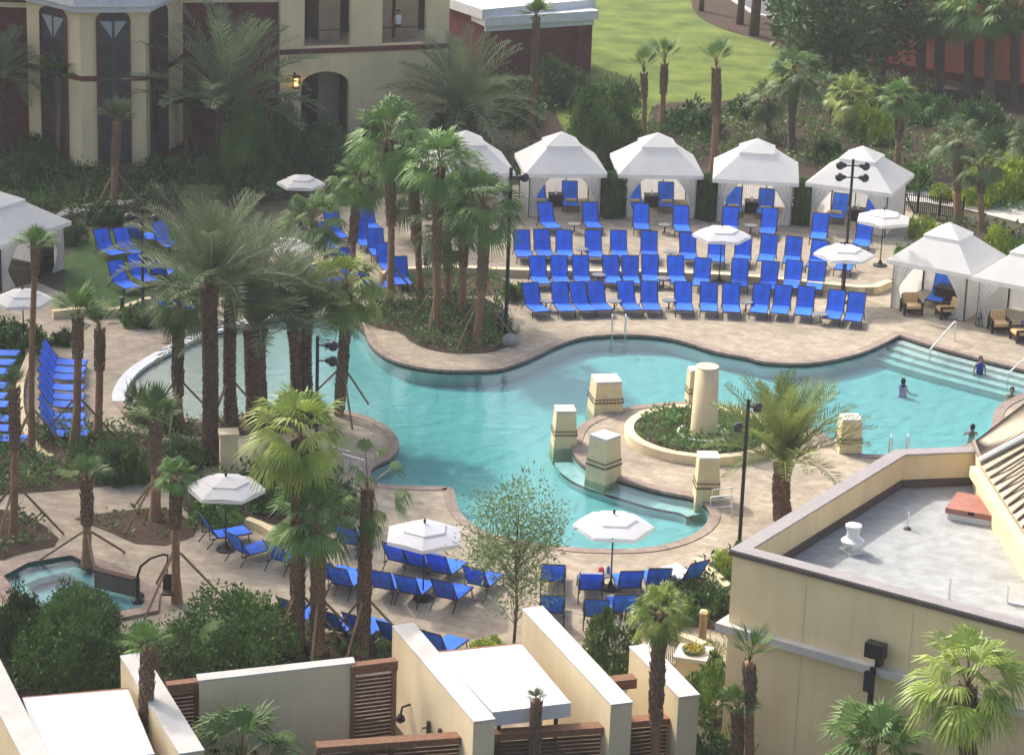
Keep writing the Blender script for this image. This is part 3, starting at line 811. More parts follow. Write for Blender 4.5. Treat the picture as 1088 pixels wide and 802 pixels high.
def rail(a, b, z, label, hh=.16, dp=.3, name='wood_fence', slats=True, zbot=0, posts=2):
    A, B = G(*a, z), G(*b, z); m_ = facemx(Vector((A.x, A.y, 0)), Vector((B.x, B.y, 0))); L = (B - A).length
    t = thing(name, label, 'fence' if slats else 'beam')
    MB().box(0, L, z - hh, z, -dp, 0, m_).build('top_rail', 'wood_rail', t)
    if slats:
        s = MB(); k = zbot + .05
        while k < z - hh - .12:
            s.box(.1, L - .1, k, k + .085, -dp * .6, -dp * .45, m_); k += .125
        s.build('slats', 'wood_slat', t)
        for i in range(posts):
            u = .0 + (L - .14) * i / (posts - 1)
            MB().box(u, u + .14, 0, z - hh - .002, -dp * .7, -dp * .3, m_).build('post', 'wood_rail' if posts == 2 else 'wood_slat', t)
    return t
rail((337, 794), (648, 772), 2.1, 'long brown wood slat fence along the bottom below the awning', .2, .4, posts=5)
rail((668, 767), (722, 762), 2.1, 'short brown wood slat fence between two cream walls', .2, .4)
rail((651, 724), (677, 721), 2.75, 'short brown wood beam bridging two cream walls', .3, .4, 'wood_beam', False)
rail((374, 708), (423, 702), 2.95, 'tall louvred brown wood gate beside the wide cream wall', .28, .3, 'wood_gate')
rail((178, 728), (212, 724), 2.9, 'short louvred wood screen left of the wide cream wall', .28, .3, 'wood_screen')
rail((466, 693), (555, 684), 2.64, 'thin brown beam along the back of the bright awning', .12, .12, 'wood_beam', False)
rail((24, 742), (137, 732), 2.64, 'thin brown beam along the back of the shaded awning', .12, .12, 'wood_beam', False)
# bench glimpsed under the awning
p = G(560, 792, 0)
# wall sconces on the left awning wall
wA, wB = G(417, 665, WZ), G(503, 766, WZ)
dw = (wB - wA); dw.z = 0; dw.normalize(); nw = Vector((dw.y, -dw.x, 0))
if nw.x > 0: nw = -nw
def onplane(x, y, A, n):
    d_ = ray(x, y); return CAM + d_ * ((A - CAM).dot(n) / d_.dot(n))
q = onplane(436, 748, wA, nw)
v = thing('wall_sconce', 'small black wall lamp on the cream wall beside the gate', 'wall light')
MB().tube([q, q + nw * .25 + Vector((0, 0, -.05)), q + nw * .3 + Vector((0, 0, -.3))], .035, 8).build('arm', 'black_metal', v)
MB().lathe([(.03, .1), (.12, 0), (.15, -.12), (.05, -.2)], 12, q + nw * .3 + Vector((0, 0, -.35))).build('lamp_shade', 'black_metal', v)
for (x, y, lab) in ((457, 772, 'small bronze shower valve low on the cream wall'), (469, 780, 'tiny bronze hose tap near the fence rail')):
    q = onplane(x, y, wA, nw); v = thing('wall_tap', lab, 'tap')
    MB().box(-.05, .05, -.05, .05, -.2, .2, Matrix.Translation(q + nw * .06)).build('plate', 'flashing', v)
    MB().tube([q + nw * .08, q + nw * .25, q + nw * .25 + Vector((0, 0, -.1))], .025, 6).build('spout', 'flashing', v)
# ------------------------------------------------------------------ sun loungers
def rz_of(d): return math.atan2(d.y, d.x) + math.pi / 2       # local -Y looks along d
def make_lounger(name='sun_lounger', label='blue sling sun lounger'):
    t = thing(name, label, 'sun lounger')
    w = .365
    def strip(pts, x, th=.02, n=1):
        mb = MB(); vs = []
        for (y, z) in pts: vs += [(-x, y, z), (x, y, z)]
        k = len(pts); o = len(vs)
        vs2 = [(a, b, c - th) for a, b, c in vs]
        fs = []
        for i in range(k - 1):
            fs += [(2 * i, 2 * i + 1, 2 * i + 3, 2 * i + 2), (o + 2 * i, o + 2 * i + 2, o + 2 * i + 3, o + 2 * i + 1),
                   (2 * i, 2 * i + 2, o + 2 * i + 2, o + 2 * i), (2 * i + 1, o + 2 * i + 1, o + 2 * i + 3, 2 * i + 3)]
        fs += [(0, o, o + 1, 1), (2 * k - 2, 2 * k - 1, o + 2 * k - 1, o + 2 * k - 2)]
        return mb.add(vs + vs2, fs)
    seat = [(-1.25, .35), (-1.23, .375), (-.95, .365), (-.6, .35), (-.3, .35), (-.04, .37)]
    back = [(-.01, .385), (.14, .60), (.30, .86), (.42, 1.07), (.485, 1.165), (.50, 1.16)]
    strip(seat, w).build('seat', 'sling', t)
    strip(back, w).build('backrest', 'sling_back' if name == 'shade' else 'sling', t)
    f = MB()
    for s in (-1, 1):
        f.tube([(s * (w + .025), -1.27, .34), (s * (w + .025), -.6, .33), (s * (w + .025), .0, .36), (s * (w + .025), .3, .34)], .024, 6)
        f.tube([(s * (w + .025), -.02, .375), (s * (w + .025), .16, .61), (s * (w + .025), .44, 1.08), (s * (w + .025), .51, 1.175)], .022, 6)
    f.tube([(-w - .02, -1.27, .34), (w + .02, -1.27, .34)], .024, 6); f.tube([(-w - .02, .51, 1.175), (w + .02, .51, 1.175)], .022, 6)
    f.tube([(-w - .02, .0, .35), (w + .02, .0, .35)], .02, 6)
    f.tube([(-w, .3, .34), (-w, .30, .80)], .016, 5); f.tube([(w, .3, .34), (w, .30, .80)], .016, 5)
    f.build('frame', 'frame_dark', t)
    for s in (-1, 1):
        MB().tube([(s * (w + .03), -1.12, .33), (s * (w + .04), -1.18, 0)], .022, 6).build('leg', 'frame_dark', t)
        MB().tube([(s * (w + .03), .12, .33), (s * (w + .04), .42, 0)], .022, 6).build('leg', 'frame_dark', t)
    return t
LG = make_lounger(); LT = proto_tree(LG); lg_used = []
def put_lounger(loc, rz, label, group):
    rz += rnd.uniform(-.045, .045)
    if not lg_used:
        LG.location = loc; LG.rotation_euler = (0, 0, rz); LG['label'] = label; LG['group'] = group; lg_used.append(1); return LG
    return dup(LG, loc, rz, label, group, LT)
def lounger_fb(foot, back, z0, label, group, jitter=0):
    a, b = G(*foot, z0 + .36), G(*back, z0 + 1.16); a.z = b.z = 0
    d = (a - b).normalized(); mid = (a + b) / 2
    loc = mid + d * -.375; loc.z = z0
    return put_lounger(loc, rz_of(d), label, group)
def lounger_at(back, heading, z0, label, group):
    b = G(*back, z0 + 1.16); d = Vector((math.cos(R(heading)), math.sin(R(heading)), 0))
    loc = b + d * .5; loc.z = z0
    return put_lounger(loc, rz_of(d), label, group)
ORD = ['first', 'second', 'third', 'fourth', 'fifth', 'sixth', 'seventh', 'eighth', 'ninth', 'tenth', 'eleventh', 'twelfth', 'thirteenth', 'fourteenth', 'fifteenth']
Z7, Z8 = zp(540, 200), zp(808, 200)
rowA = [(Z7, (145, 512), (85, 388)), (Z7, (250, 508), (208, 388)), (Z7, (330, 505), (285, 388)), (Z7, (402, 502), (358, 385)), (Z7, (520, 503), (482, 385)), (Z7, (600, 503), (580, 385)),
        (Z7, (735, 505), (720, 386)), (Z7, (830, 508), (830, 388)), (Z7, (930, 515), (918, 390)), (Z7, (1032, 515), (1050, 395)), (Z8, (80, 520), (95, 398)), (Z8, (178, 525), (190, 405)), (Z8, (290, 540), (320, 420)), (Z8, (375, 548), (402, 430))]
rowB = [(Z7, (145, 395), (118, 280)), (Z7, (225, 392), (208, 280)), (Z7, (312, 392), (298, 278)), (Z7, (435, 392), (424, 278)), (Z7, (513, 394), (503, 278)), (Z7, (592, 392), (585, 272)), (Z7, (702, 392), (692, 278)),
        (Z7, (798, 402), (803, 290)), (Z7, (950, 405), (960, 292)), (Z8, (25, 415), (42, 302)), (Z8, (125, 412), (140, 298)), (Z8, (222, 420), (236, 302))]
rowC = [(Z7, (75, 285), (53, 172)), (Z7, (156, 282), (138, 170)), (Z7, (243, 285), (228, 172)), (Z7, (362, 287), (350, 172)), (Z7, (465, 285), (455, 175)), (Z7, (588, 285), (582, 180)), (Z7, (752, 290), (742, 188)),
        (Z7, (862, 297), (862, 200)), (Z7, (968, 297), (972, 202)), (Z8, (22, 302), (38, 192)), (Z8, (125, 305), (140, 205)), (Z8, (225, 320), (245, 222)), (Z8, (342, 330), (362, 235))]
rowD = [(Z7, (190, 165), (150, 60)), (Z7, (360, 165), (335, 58)), (Z7, (555, 170), (548, 65)), (Z7, (720, 180), (714, 70)), (Z7, (912, 180), (920, 80)), (Z8, (28, 185), (40, 85)), (Z8, (235, 210), (252, 104)), (Z8, (415, 232), (432, 140))]
near_A = {0: ', standing askew at the near end', 13: ', at the right end by the pool corner'}
for rows, z0, txt, grp in ((rowA, 0, 'front row of loungers along the pool edge', 'front row of blue loungers'), (rowB, 0, 'second row from the pool, below the low wall', 'second row of blue loungers'),
                           (rowC, TZ, 'third row up, on the raised terrace', 'third row of blue loungers'), (rowD, TZ, 'back row just before the white cabanas', 'back row of blue loungers')):
    for i, (zf_, f_, b_) in enumerate(rows):
        lounger_fb(zf_(*f_), zf_(*b_), z0, f'blue lounger, {ORD[i]} from left in the {txt}', grp)
# small left lawn
Z5 = zp(0, 200)
lawn_l = [((490, 275), (412, 166)), ((565, 262), (505, 168)), ((560, 415), (465, 295)), ((620, 385), (555, 272)), ((640, 200), (608, 136)), ((600, 198), (568, 140)), ((715, 240), (660, 135)), ((725, 500), (688, 440)), ((790, 510), (772, 450)), ((690, 330), (648, 300))]
lt = ['at the upper left corner of the small lawn', 'upper row second on the small lawn', 'at the near left of the small lawn', 'beside the lamp post on the small lawn', 'behind the lamp post on the small lawn', 'half hidden behind the lawn lamp post',
      'under the drooping date fronds on the lawn', 'in the lower right of the lawn by the black lamp post base', 'lowest right on the lawn beside palm trunks', 'behind fronds right of the lamp post']
for (f_, b_), l_ in zip(lawn_l, lt): lounger_fb(Z5(*f_), Z5(*b_), 0, 'blue lounger ' + l_, 'loungers on the small left lawn')
# behind the palms, centre left
ctr = [((403, 248), (384, 214)), ((404, 272), (398, 242)), ((430, 303), (423, 272)), ((410, 302), (392, 288)), ((362, 252), (352, 226)), ((350, 262), (342, 238)), ((350, 296), (338, 276)), ((394, 262), (380, 232)), ((416, 287), (408, 258)), ((375, 292), (363, 264))]
ct = ['topmost behind the central palm trunks', 'just below the topmost behind the palms', 'right of the palm trunk near the island bed', 'half hidden at the island bed corner', 'behind green fan fronds left of the trunks', 'deep behind the date palm fronds', 'lowest behind the date palm fronds', 'second down left of the topmost behind the palms', 'between the tall trunk and the island bed', 'low behind the leaning fan palm fronds']
for (f_, b_), l_ in zip(ctr, ct): lounger_fb(f_, b_, 0, 'blue lounger ' + l_, 'loungers behind the central palms')
# two left columns, feet to the right
ZL = zp(0, 300, 4.01)
for i, (y, fx, bx) in enumerate(((340, 318, 190), (372, 312, 165), (403, 306, 155), (447, 306, 155), (487, 308, 158), (520, 310, 162), (573, 312, 172), (610, 316, 190), (645, 322, 215))):
    f_ = ZL(fx + 50, y); g = G(*f_, .36); loc = Vector((g.x - 1.25, g.y, 0))
    put_lounger(loc + Vector((0, -.0, 0)), rz_of(Vector((1, -.08 + .02 * i, 0))), f'blue lounger, {ORD[i]} from the top in the curved left column', 'curved column of loungers at left')
for i, (y, fx) in enumerate(((300, 80), (340, 60), (376, 50), (437, 28), (480, 26), (516, 36), (577, 42), (620, 55), (662, 112))):
    f_ = ZL(fx, y); g = G(*f_, .36); loc = Vector((g.x - 1.25, g.y, 0))
    put_lounger(loc, rz_of(Vector((1, -.04, 0))), f'blue lounger, {ORD[i]} from the top cut by the left edge', 'loungers at the left picture edge')
# south side, seen from behind
south = [((213, 547), 29, 'at far left under the white umbrella, seen side on'), ((245, 567), 46, 'just right of the left umbrella base, seen side on'), ((289, 577), 56, 'third from left beside the palm trunks'),
         ((343, 597), 66, 'between the paired palm trunks and the ragged palm'), ((357, 603), 68, 'left of the ragged palm trunk, second of the pair'), ((366, 560), 70, 'mostly hidden behind the ragged palm fronds'),
         ((415, 578), 60, 'first of the row under the south umbrella'), ((437, 583), 62, 'second of the row under the south umbrella'), ((462, 590), 64, 'third of the row under the south umbrella'),
         ((403, 607), 72, 'right of the ragged palm trunk, in the second south row'), ((430, 612), 68, 'left of the south umbrella pole'), ((469, 617), 68, 'right of the south umbrella pole'), ((502, 603), 65, 'half hidden at left of the feathery tree'),
         ((303, 637), 55, 'peeking above the round bush'), ((347, 650), 62, 'third south row, right of the paired trunks'), ((374, 653), 62, 'third south row, left of the ragged trunk base'), ((411, 662), 62, 'third south row, just left of the cream wall'), ((457, 672), 62, 'third south row, just behind the cream wall top'),
         ((588, 600), 88, 'behind the feathery tree, nearer the pool'), ((587, 633), 88, 'behind the feathery tree, nearer the wall'), ((629, 609), 92, 'with striped towel beside the right umbrella pole'), ((635, 637), 92, 'in front of the towel lounger, facing the pool'),
         ((672, 607), 98, 'right of the right umbrella pole, nearer the pool'), ((666, 632), 98, 'right of the right umbrella pole, nearer the white wall'), ((702, 604), 95, 'just above the trimmed fan palm crown'), ((744, 597), 122, 'alone at right by the sloping kerb')]
SL = {}
for b_, hd, l_ in south: SL[b_] = lounger_at(b_, hd, 0, 'blue lounger ' + l_, 'loungers on the south deck')

# towels and belongings on the loungers near the umbrella
def on_lounger(lg, name, label, cat, pts, x, m, th=.03):
    mb = MB(); vs = []
    for (y, z) in pts: vs += [(-x, y, z), (x, y, z), (x, y, z + th), (-x, y, z + th)]
    fs = []
    for i in range(len(pts) - 1):
        for k in range(4): fs.append((4 * i + k, 4 * i + (k + 1) % 4, 4 * i + 4 + (k + 1) % 4, 4 * i + 4 + k))
    fs += [(3, 2, 1, 0), tuple(4 * (len(pts) - 1) + k for k in range(4))]
    o = mb.add(vs, fs).build(name, m); o.location = lg.location; o.rotation_euler = lg.rotation_euler
    return tag(o, label, cat)
on_lounger(SL[(629, 609)], 'beach_towel', 'striped white towel draped over a lounger by the umbrella pole', 'towel', [(-1.3, .2), (-1.27, .385), (-.6, .362), (-.05, .378), (.3, .875), (.5, 1.185), (.56, 1.15)], .36, 'towel_stripe', .025)
on_lounger(SL[(744, 597)], 'beach_towel', 'white striped towel on the single right lounger', 'towel', [(-1.3, .15), (-1.27, .385), (-.6, .362), (-.05, .378)], .37, 'towel_stripe', .025)
mat('bag_red', (.5, .04, .05), .7); mat('bag_blue', (.03, .12, .4), .7)

# ------------------------------------------------------------------ umbrellas
def make_umbrella(label, Rr_=1.37, pole=2.3, loc=(0, 0, 0), rz=0, m='canvas'):
    t = thing('parasol', label, 'umbrella', loc, rz, 'white hexagonal market umbrellas')
    n = 6; V = [Vector((Rr_ * math.cos(2 * math.pi * k / n), Rr_ * math.sin(2 * math.pi * k / n), pole)) for k in range(n)]
    vt = .52; zt = pole + .30
    inn = [Vector((v.x * vt, v.y * vt, pole + .24)) for v in V]
    mb = MB()
    for k in range(n):
        k2 = (k + 1) % n; mid_o = (V[k] + V[k2]) / 2 * 1; mid_o.z = pole + .03
        mb.add([V[k], mid_o, V[k2], inn[k2], inn[k]], [(0, 1, 2, 3, 4)])
        lo = Vector((0, 0, -.12)); mb.add([V[k], V[k2], V[k2] + lo, V[k] + lo], [(0, 3, 2, 1)])
    mb.build('canopy', m, t)
    ou = [Vector((v.x * (vt + .05), v.y * (vt + .05), pole + .27)) for v in V]; tp = Vector((0, 0, pole + .43)); mb = MB()
    for k in range(n):
        k2 = (k + 1) % n; mb.add([ou[k], ou[k2], tp], [(0, 1, 2)]); lo = Vector((0, 0, -.05)); mb.add([ou[k], ou[k2], ou[k2] + lo, ou[k] + lo], [(0, 3, 2, 1)])
    mb.build('top_vent', m, t)
    MB().tube([(0, 0, .05), (0, 0, pole + .43)], .028, 8).build('pole', 'black_metal', t)
    MB().lathe([(.02, pole + .42), (.045, pole + .47), (.05, pole + .53), (.015, pole + .59)], 8).build('finial', 'frame_dark', t)
    MB().lathe([(.34, 0), (.34, .05), (.12, .09), (.05, .3)], 16).build('base', 'black_metal', t)
    r = MB()
    for v, i_ in zip(V, inn): r.tube([v * .98 + Vector((0, 0, -.03 + pole * .02)), Vector((0, 0, pole + .22))], .012, 4)
    r.build('ribs', 'frame_dark', t)
    return t
for (x, y, wpx, zb_, lab, rz_) in ((767, 248, 63, 0, 'white umbrella among the second and third lounger rows', 0), (939, 231, 58, TZ, 'white umbrella on a black base beside the last back cabana', 20),
        (897, 268, 65, 0, 'white umbrella over the right end of the lounger rows', 0), (240, 516, 85, 0, 'white umbrella over the left pair of south loungers', 0), (451, 566, 77, 0, 'cream white umbrella above the south row of blue loungers', 30),
        (652, 556, 87, 0, 'brightest white umbrella nearest the pool bowl', 0), (24, 316, 66, 0, 'white umbrella on the left beside the shaded cabana', 10), (320, 193, 52, 0, 'white umbrella behind palms below the balconies', 0), (306, 260, 48, 0, 'white umbrella hidden behind the date palm fronds', 15)):
    g = G(x, y, zb_ + 2.38); dist = (g - CAM).dot(Fw); Rm = wpx / 2 / (FPX / dist) / (1 if rz_ in (0, 10) else math.cos(R(min(rz_, 60 - rz_))) )
    make_umbrella(lab, Rm, 2.3, (g.x, g.y, zb_), R(rz_) - .0, 'canvas')

# ------------------------------------------------------------------ cabanas
def curtain(x0, x1, z0, z1, y, tie, side):
    """gathered drape: full at the top, tied at z=tie, flaring again below"""
    mb = MB(); nx_, nz = 18, 14; vs = []
    for j in range(nz + 1):
        z = z0 + (z1 - z0) * j / nz; t = abs(z - tie) / ((z1 - tie) if z > tie else (tie - z0) * 1.6); wdt = .28 + .72 * min(1, t) ** 1.3
        for i in range(nx_ + 1):
            u = i / nx_; xx = x0 + (x1 - x0) * (u * wdt)
            vs.append((xx, y - .06 * math.sin(u * 26) * (1.2 - .5 * wdt) - .05, z))
    fs = [(j * (nx_ + 1) + i, j * (nx_ + 1) + i + 1, (j + 1) * (nx_ + 1) + i + 1, (j + 1) * (nx_ + 1) + i) for j in range(nz) for i in range(nx_)]
    return mb.add(vs, fs)
def panel(A, B, z0, z1, folds=22):
    A, B = Vector(A), Vector(B); n_ = folds * 3; d = B - A; nn = Vector((-d.y, d.x, 0)).normalized(); vs = []
    for i in range(n_ + 1):
        p = A + d * (i / n_) + nn * (.012 * math.sin(i * 2.1)); vs += [(p.x, p.y, z0), (p.x, p.y, z1)]
    return MB().add(vs, [(2 * i, 2 * i + 2, 2 * i + 3, 2 * i + 1) for i in range(n_)])
def cabana(fl, fr, z0, label, dep=None, eave=2.3):
    A, B = G(*fl, z0 + eave), G(*fr, z0 + eave); W = (B - A).length; D = dep or W
    d = (B - A).normalized(); nb = Vector((-d.y, d.x, 0))
    c = (A + B) / 2 + nb * D / 2; c.z = z0
    t = thing('cabana', label, 'cabana', c, math.atan2(d.y, d.x), 'white canvas cabanas around the pool')
    w, h = W / 2, D / 2
    rect = lambda k, z: [Vector((-w * k, -h * k, z)), Vector((w * k, -h * k, z)), Vector((w * k, h * k, z)), Vector((-w * k, h * k, z))]
    e, rg = rect(1, eave), rect(.37, eave + 1.08)
    mb = MB(); n = 5
    for k in range(4):
        k2 = (k + 1) % 4; prev = [e[k], e[k2]]
        for i in range(1, n + 1):
            u = i / n; sag = -.015 * math.sin(math.pi * u)
            a_, b_ = e[k].lerp(rg[k], u) + Vector((0, 0, sag)), e[k2].lerp(rg[k2], u) + Vector((0, 0, sag))
            mb.add([prev[0], prev[1], b_, a_], [(0, 1, 2, 3)]); prev = [a_, b_]
        lo = Vector((0, 0, -.2)); ep = [e[k], e[k2]]; mb.add([ep[0], ep[1], ep[1] + lo, ep[0] + lo], [(0, 3, 2, 1)])
    mb.build('roof', 'canvas', t)
    cp = rect(.42, eave + 1.12); pk = Vector((0, 0, eave + 1.66)); mb = MB()
    for k in range(4):
        k2 = (k + 1) % 4; mid_a, mid_b = cp[k].lerp(pk, .5), cp[k2].lerp(pk, .5)
        mb.add([cp[k], cp[k2], mid_b, mid_a, pk], [(0, 1, 2, 3), (3, 2, 4)]); lo = Vector((0, 0, -.1)); mb.add([cp[k], cp[k2], cp[k2] + lo, cp[k] + lo], [(0, 3, 2, 1)])
    mb.build('roof_cap', 'canvas', t)
    ix, iy = w - .3, h - .3
    for sx in (-1, 1):
        for sy in (-1, 1): MB().box(sx * ix - .04, sx * ix + .04, sy * iy - .04, sy * iy + .04, 0, eave - .05).build('post', 'frame_dark', t)
    panel((-ix + .06, iy, 0), (ix - .06, iy, 0), .05, eave - .08, 30).build('back_curtain', 'curtain', t)
    for x in (-ix * .33, ix * .33): MB().tube([(x, iy - .1, 0), (x, iy - .1, eave - .1)], .03, 6).build('rear_pole', 'frame_dark', t)
    for s in (-1, 1):
        panel((s * ix, -iy + .1, 0), (s * ix, iy - .1, 0), .05, eave - .08, 22).build('side_curtain', 'curtain', t)
        curtain(s * ix, s * (ix - ix * .62), .05, eave - .1, -iy, .95, s).build('front_curtain', 'curtain', t)
    return t, c, d, nb, W, D
CB = []
for fl_, fr_, z0, lab in (((558, 185), (646, 185), TZ, 'leftmost white cabana in the back row, below the red building'), ((657, 185.5), (748, 187), TZ, 'white cabana, second in the back row, below the lawn palms'),
        ((757, 190), (849, 195), TZ, 'white cabana, third in the back row, below the tall leaning palm'), ((855.6, 194), (948, 206), TZ, 'white cabana behind the four globe lamp post'),
        ((942, 275.5), (1032, 292.5), 0, 'large white cabana with striped armchairs at the pool corner'), ((1033, 294), (1124, 312), 0, 'white cabana cut off by the right edge'),
        ((1, 261), (76, 235), 0, 'shaded white cabana at the left edge with slatted gold shelf'), ((455, 185), (548, 184), TZ, 'white cabana mostly hidden behind fan palms')):
    CB.append(cabana(fl_, fr_, z0, lab))

# furniture inside
def put_rel(cb, x, y): t, c, d, nb, W, D = cb; return c + d * x + nb * y
for i, cb in enumerate(CB[:4]):
    t, c, d, nb, W, D = cb
    for s, nm in ((-1, 'left'), (1, 'right')):
        p = put_rel(cb, s * W * .19 - .2, .35)
        put_lounger(p, rz_of(-nb + d * .1 * -s), f'navy shaded lounger on the {nm} inside the {ORD[i]} back cabana from left', 'loungers inside the cabanas')
        q = p - nb * .5; q.z = c.z + .38
        tag(MB().box(-.26, .26, -.09, .09, 0, .13, Matrix.Translation(q) @ Matrix.Rotation(math.atan2(d.y, d.x), 4, 'Z')).build('folded_towel', 'towel_yellow'), f'rolled yellow towel on the {nm} lounger in the {ORD[i]} back cabana', 'towel', 'rolled towels on cabana loungers')
    q = put_rel(cb, -.1, .5)
    wt = thing('wicker_table', f'dark wicker cube table in the {ORD[i]} back cabana from left', 'side table', q, math.atan2(d.y, d.x), 'wicker cubes in the cabanas')
    MB().box(-.34, .34, -.34, .34, .04, .56).build('body', 'wicker', wt); MB().box(-.37, .37, -.37, .37, .561, .6).build('top', 'frame_dark', wt); MB().lathe([(.06, .6), (.05, .8), (.02, .86)], 8).build('bottle', 'rail_white', wt)
def armchair(p, face, label):
    t = thing('armchair', label, 'armchair', p, rz_of(face), 'wicker armchairs with striped cushions')
    for s in (-1, 1):
        mb = MB(); mb.box(s * .40 - .05, s * .40 + .05, -.40, .42, .52, .60); mb.box(s * .40 - .045, s * .40 + .045, -.40, -.31, .0, .518); mb.box(s * .40 - .045, s * .40 + .045, .33, .42, .0, .518)
        mb.build('arm', 'wicker', t)
    MB().box(-.349, .349, -.38, .36, .16, .32).build('base', 'wicker', t)
    MB().box(-.38, .38, .30, .38, .33, .86, Matrix.Rotation(R(-9), 4, 'X')).build('back_frame', 'wicker', t)
    for nm, bx, mx in (('seat_cushion', (-.34, .34, -.42, .26, .325, .48), None), ('back_cushion', (-.34, .34, .14, .29, .46, .95), Matrix.Rotation(R(-12), 4, 'X'))):
        o = MB().box(*bx, mx).build(nm, 'cushion_stripe', t)
        bv = o.modifiers.new('soft', 'BEVEL'); bv.width = .045; bv.segments = 3
    return t
t5 = CB[4]; d5, n5 = t5[2], t5[3]
armchair(G(968, 333), Vector((.12, -1, 0)).normalized(), 'striped gold armchair at the left of the corner cabana, facing the pool')
armchair(G(1005, 337), Vector((-1, -.15, 0)).normalized(), 'striped gold armchair turned sideways behind the pool handrail')
armchair(G(1061, 352), Vector((.08, -1, 0)).normalized(), 'striped gold armchair in the right edge cabana')
armchair(G(1085, 362), Vector((-1, -.2, 0)).normalized(), 'striped gold armchair cut by the right edge')
p = G(988, 322); put_lounger(p + Vector((.5, .4, 0)), rz_of(Vector((-.45, -1, 0)).normalized()), 'navy lounger inside the corner cabana behind the armchairs', 'loungers inside the cabanas')
p = G(1084, 345); put_lounger(p + Vector((.8, .3, 0)), rz_of(Vector((-.45, -1, 0)).normalized()), 'navy lounger inside the right edge cabana', 'loungers inside the cabanas')
q = G(1006, 322); wt = thing('wicker_table', 'dark wicker chest table inside the corner cabana', 'side table', q, math.atan2(d5.y, d5.x), 'wicker cubes in the cabanas')
MB().box(-.5, .5, -.4, .4, .04, .75).build('body', 'wicker', wt); MB().box(-.53, .53, -.43, .43, .751, .8).build('top', 'frame_dark', wt)
# gold slatted shelf in the left cabana
q = G(46, 292); sh = thing('slatted_shelf', 'gold slatted shelf unit inside the left cabana', 'shelf', q, math.atan2(CB[6][2].y, CB[6][2].x) + .25)
mb = MB()
for k in range(5): mb.box(-.6, .6, -.25, .25, .15 + k * .42, .2 + k * .42)
mb.build('shelves', 'frame_dark', sh)
MB().box(-.6, .6, .26, .3, .05, 1.95).build('back', 'cushion', sh)
for x in (-.62, .62): MB().box(x - .03, x + .03, -.26, .3, 0, 2.0).build('upright', 'frame_dark', sh)

# ------------------------------------------------------------------ round side tables
TB = thing('side_table', 'x', 'side table', group='round side tables between the loungers')
MB().lathe([(.30, .42), (.32, .44), (.32, .47), (.30, .475)], 20).build('top', 'table_top', TB)
MB().lathe([(.035, .03), (.035, .42)], 8).build('stem', 'frame_dark', TB)
mb = MB()
for k in range(3): a = k * 2.094; mb.tube([(0, 0, .12), (math.cos(a) * .26, math.sin(a) * .26, .015)], .018, 5)
mb.build('feet', 'frame_dark', TB)
TT = proto_tree(TB); first = True
for (zf_, p, z0, lab) in ((Z7, (155, 505), 0, 'front row table beside the askew lounger'), (Z7, (437, 505), 0, 'front row table just above the pool ladder'), (Z7, (662, 502), 0, 'front row table in the middle gap'), (Z7, (980, 510), 0, 'front row table under the second row, right of centre'),
        (Z8, (245, 560), 0, 'front row table right of the front row, by the black pole'), (Z7, (372, 395), 0, 'second row table left of centre'), (Z7, (640, 410), 0, 'second row table in the middle gap'), (Z7, (302, 290), TZ, 'third row table near the left'), (Z7, (668, 300), TZ, 'third row table in the middle gap'),
        (Z7, (272, 185), TZ, 'back row table below the leftmost cabana'), (Z7, (645, 188), TZ, 'back row table below the second cabana'), (Z7, (1000, 190), TZ, 'back row table right of the upper umbrella')):
    g = G(*zf_(*p), z0); lab = 'small round grey ' + lab
    if first: TB.location = g; TB['label'] = lab; first = False
    else: dup(TB, g, 0, lab, None, TT)
g = G(641, 623); tb = dup(TB, g, 0, 'small round table holding red and blue belongings by the umbrella pole', None, TT)
o = MB().lathe([(.04, 0), (.1, .06), (.09, .2), (.03, .24)], 10, (0, 0, 0)).build('beach_bag', 'bag_red'); o.location = g + Vector((-.1, 0, .476)); tag(o, 'small red bag on the table by the umbrella pole', 'bag')
o = MB().lathe([(.05, 0), (.06, .2), (.03, .26)], 10).build('drink_cup', 'bag_blue'); o.location = g + Vector((.15, .05, .476)); tag(o, 'blue cup on the table by the umbrella pole', 'cup')

# ------------------------------------------------------------------ pillars, column, planter ring
def pillar(base, wpx, hpx, rz, label, sink=0.0, taper=.76, drain=False):
    g = G(*base, 0); s = FPX / (g - CAM).dot(Fw); w = wpx / s / 2; h = hpx / (s * .94)
    t = thing('stone_pillar', label, 'pillar', (g.x, g.y, 0), rz, 'tapered cream pool pillars')
    def ring(z): k = 1 + (taper - 1) * max(0, z) / h; return [(-w * k, -w * k, z), (w * k, -w * k, z), (w * k, w * k, z), (-w * k, w * k, z)]
    zz = h - .1
    MB().hexa(ring(-.9), ring(zz)).build('shaft', 'stucco_band', t)
    k = taper; tp = w * (1 + (taper - 1) * zz / h) + .004
    MB().box(-tp, tp, -tp, tp, zz + .002, h + .02).build('cap', 'cap_white', t)
    for zb_, th_ in ((h * .30, .06), (h * .41, .045)):
        mb = MB(); n_ = 8
        for (ax, sg) in (('x', -1), ('x', 1), ('y', -1), ('y', 1)):
            for i in range(n_):
                kk = w * (1 + (taper - 1) * (zb_ + th_) / h); u0 = -kk + 2 * kk * (i + .14) / n_; u1 = -kk + 2 * kk * (i + .86) / n_
                k0 = w * (1 + (taper - 1) * zb_ / h) + .004
                if ax == 'x': mb.box(u0, u1, sg * k0 - .012, sg * k0 + .006, zb_, zb_ + th_)
                else: mb.box(sg * k0 - .012, sg * k0 + .006, u0, u1, zb_, zb_ + th_)
        mb.build('tile_band', 'tile_dark', t)
    if drain: MB().lathe([(.1, -.02), (.1, .02), (.05, .04)], 10, (0, 0, 0)).build('spout', 'tile_dark', t)
    return t
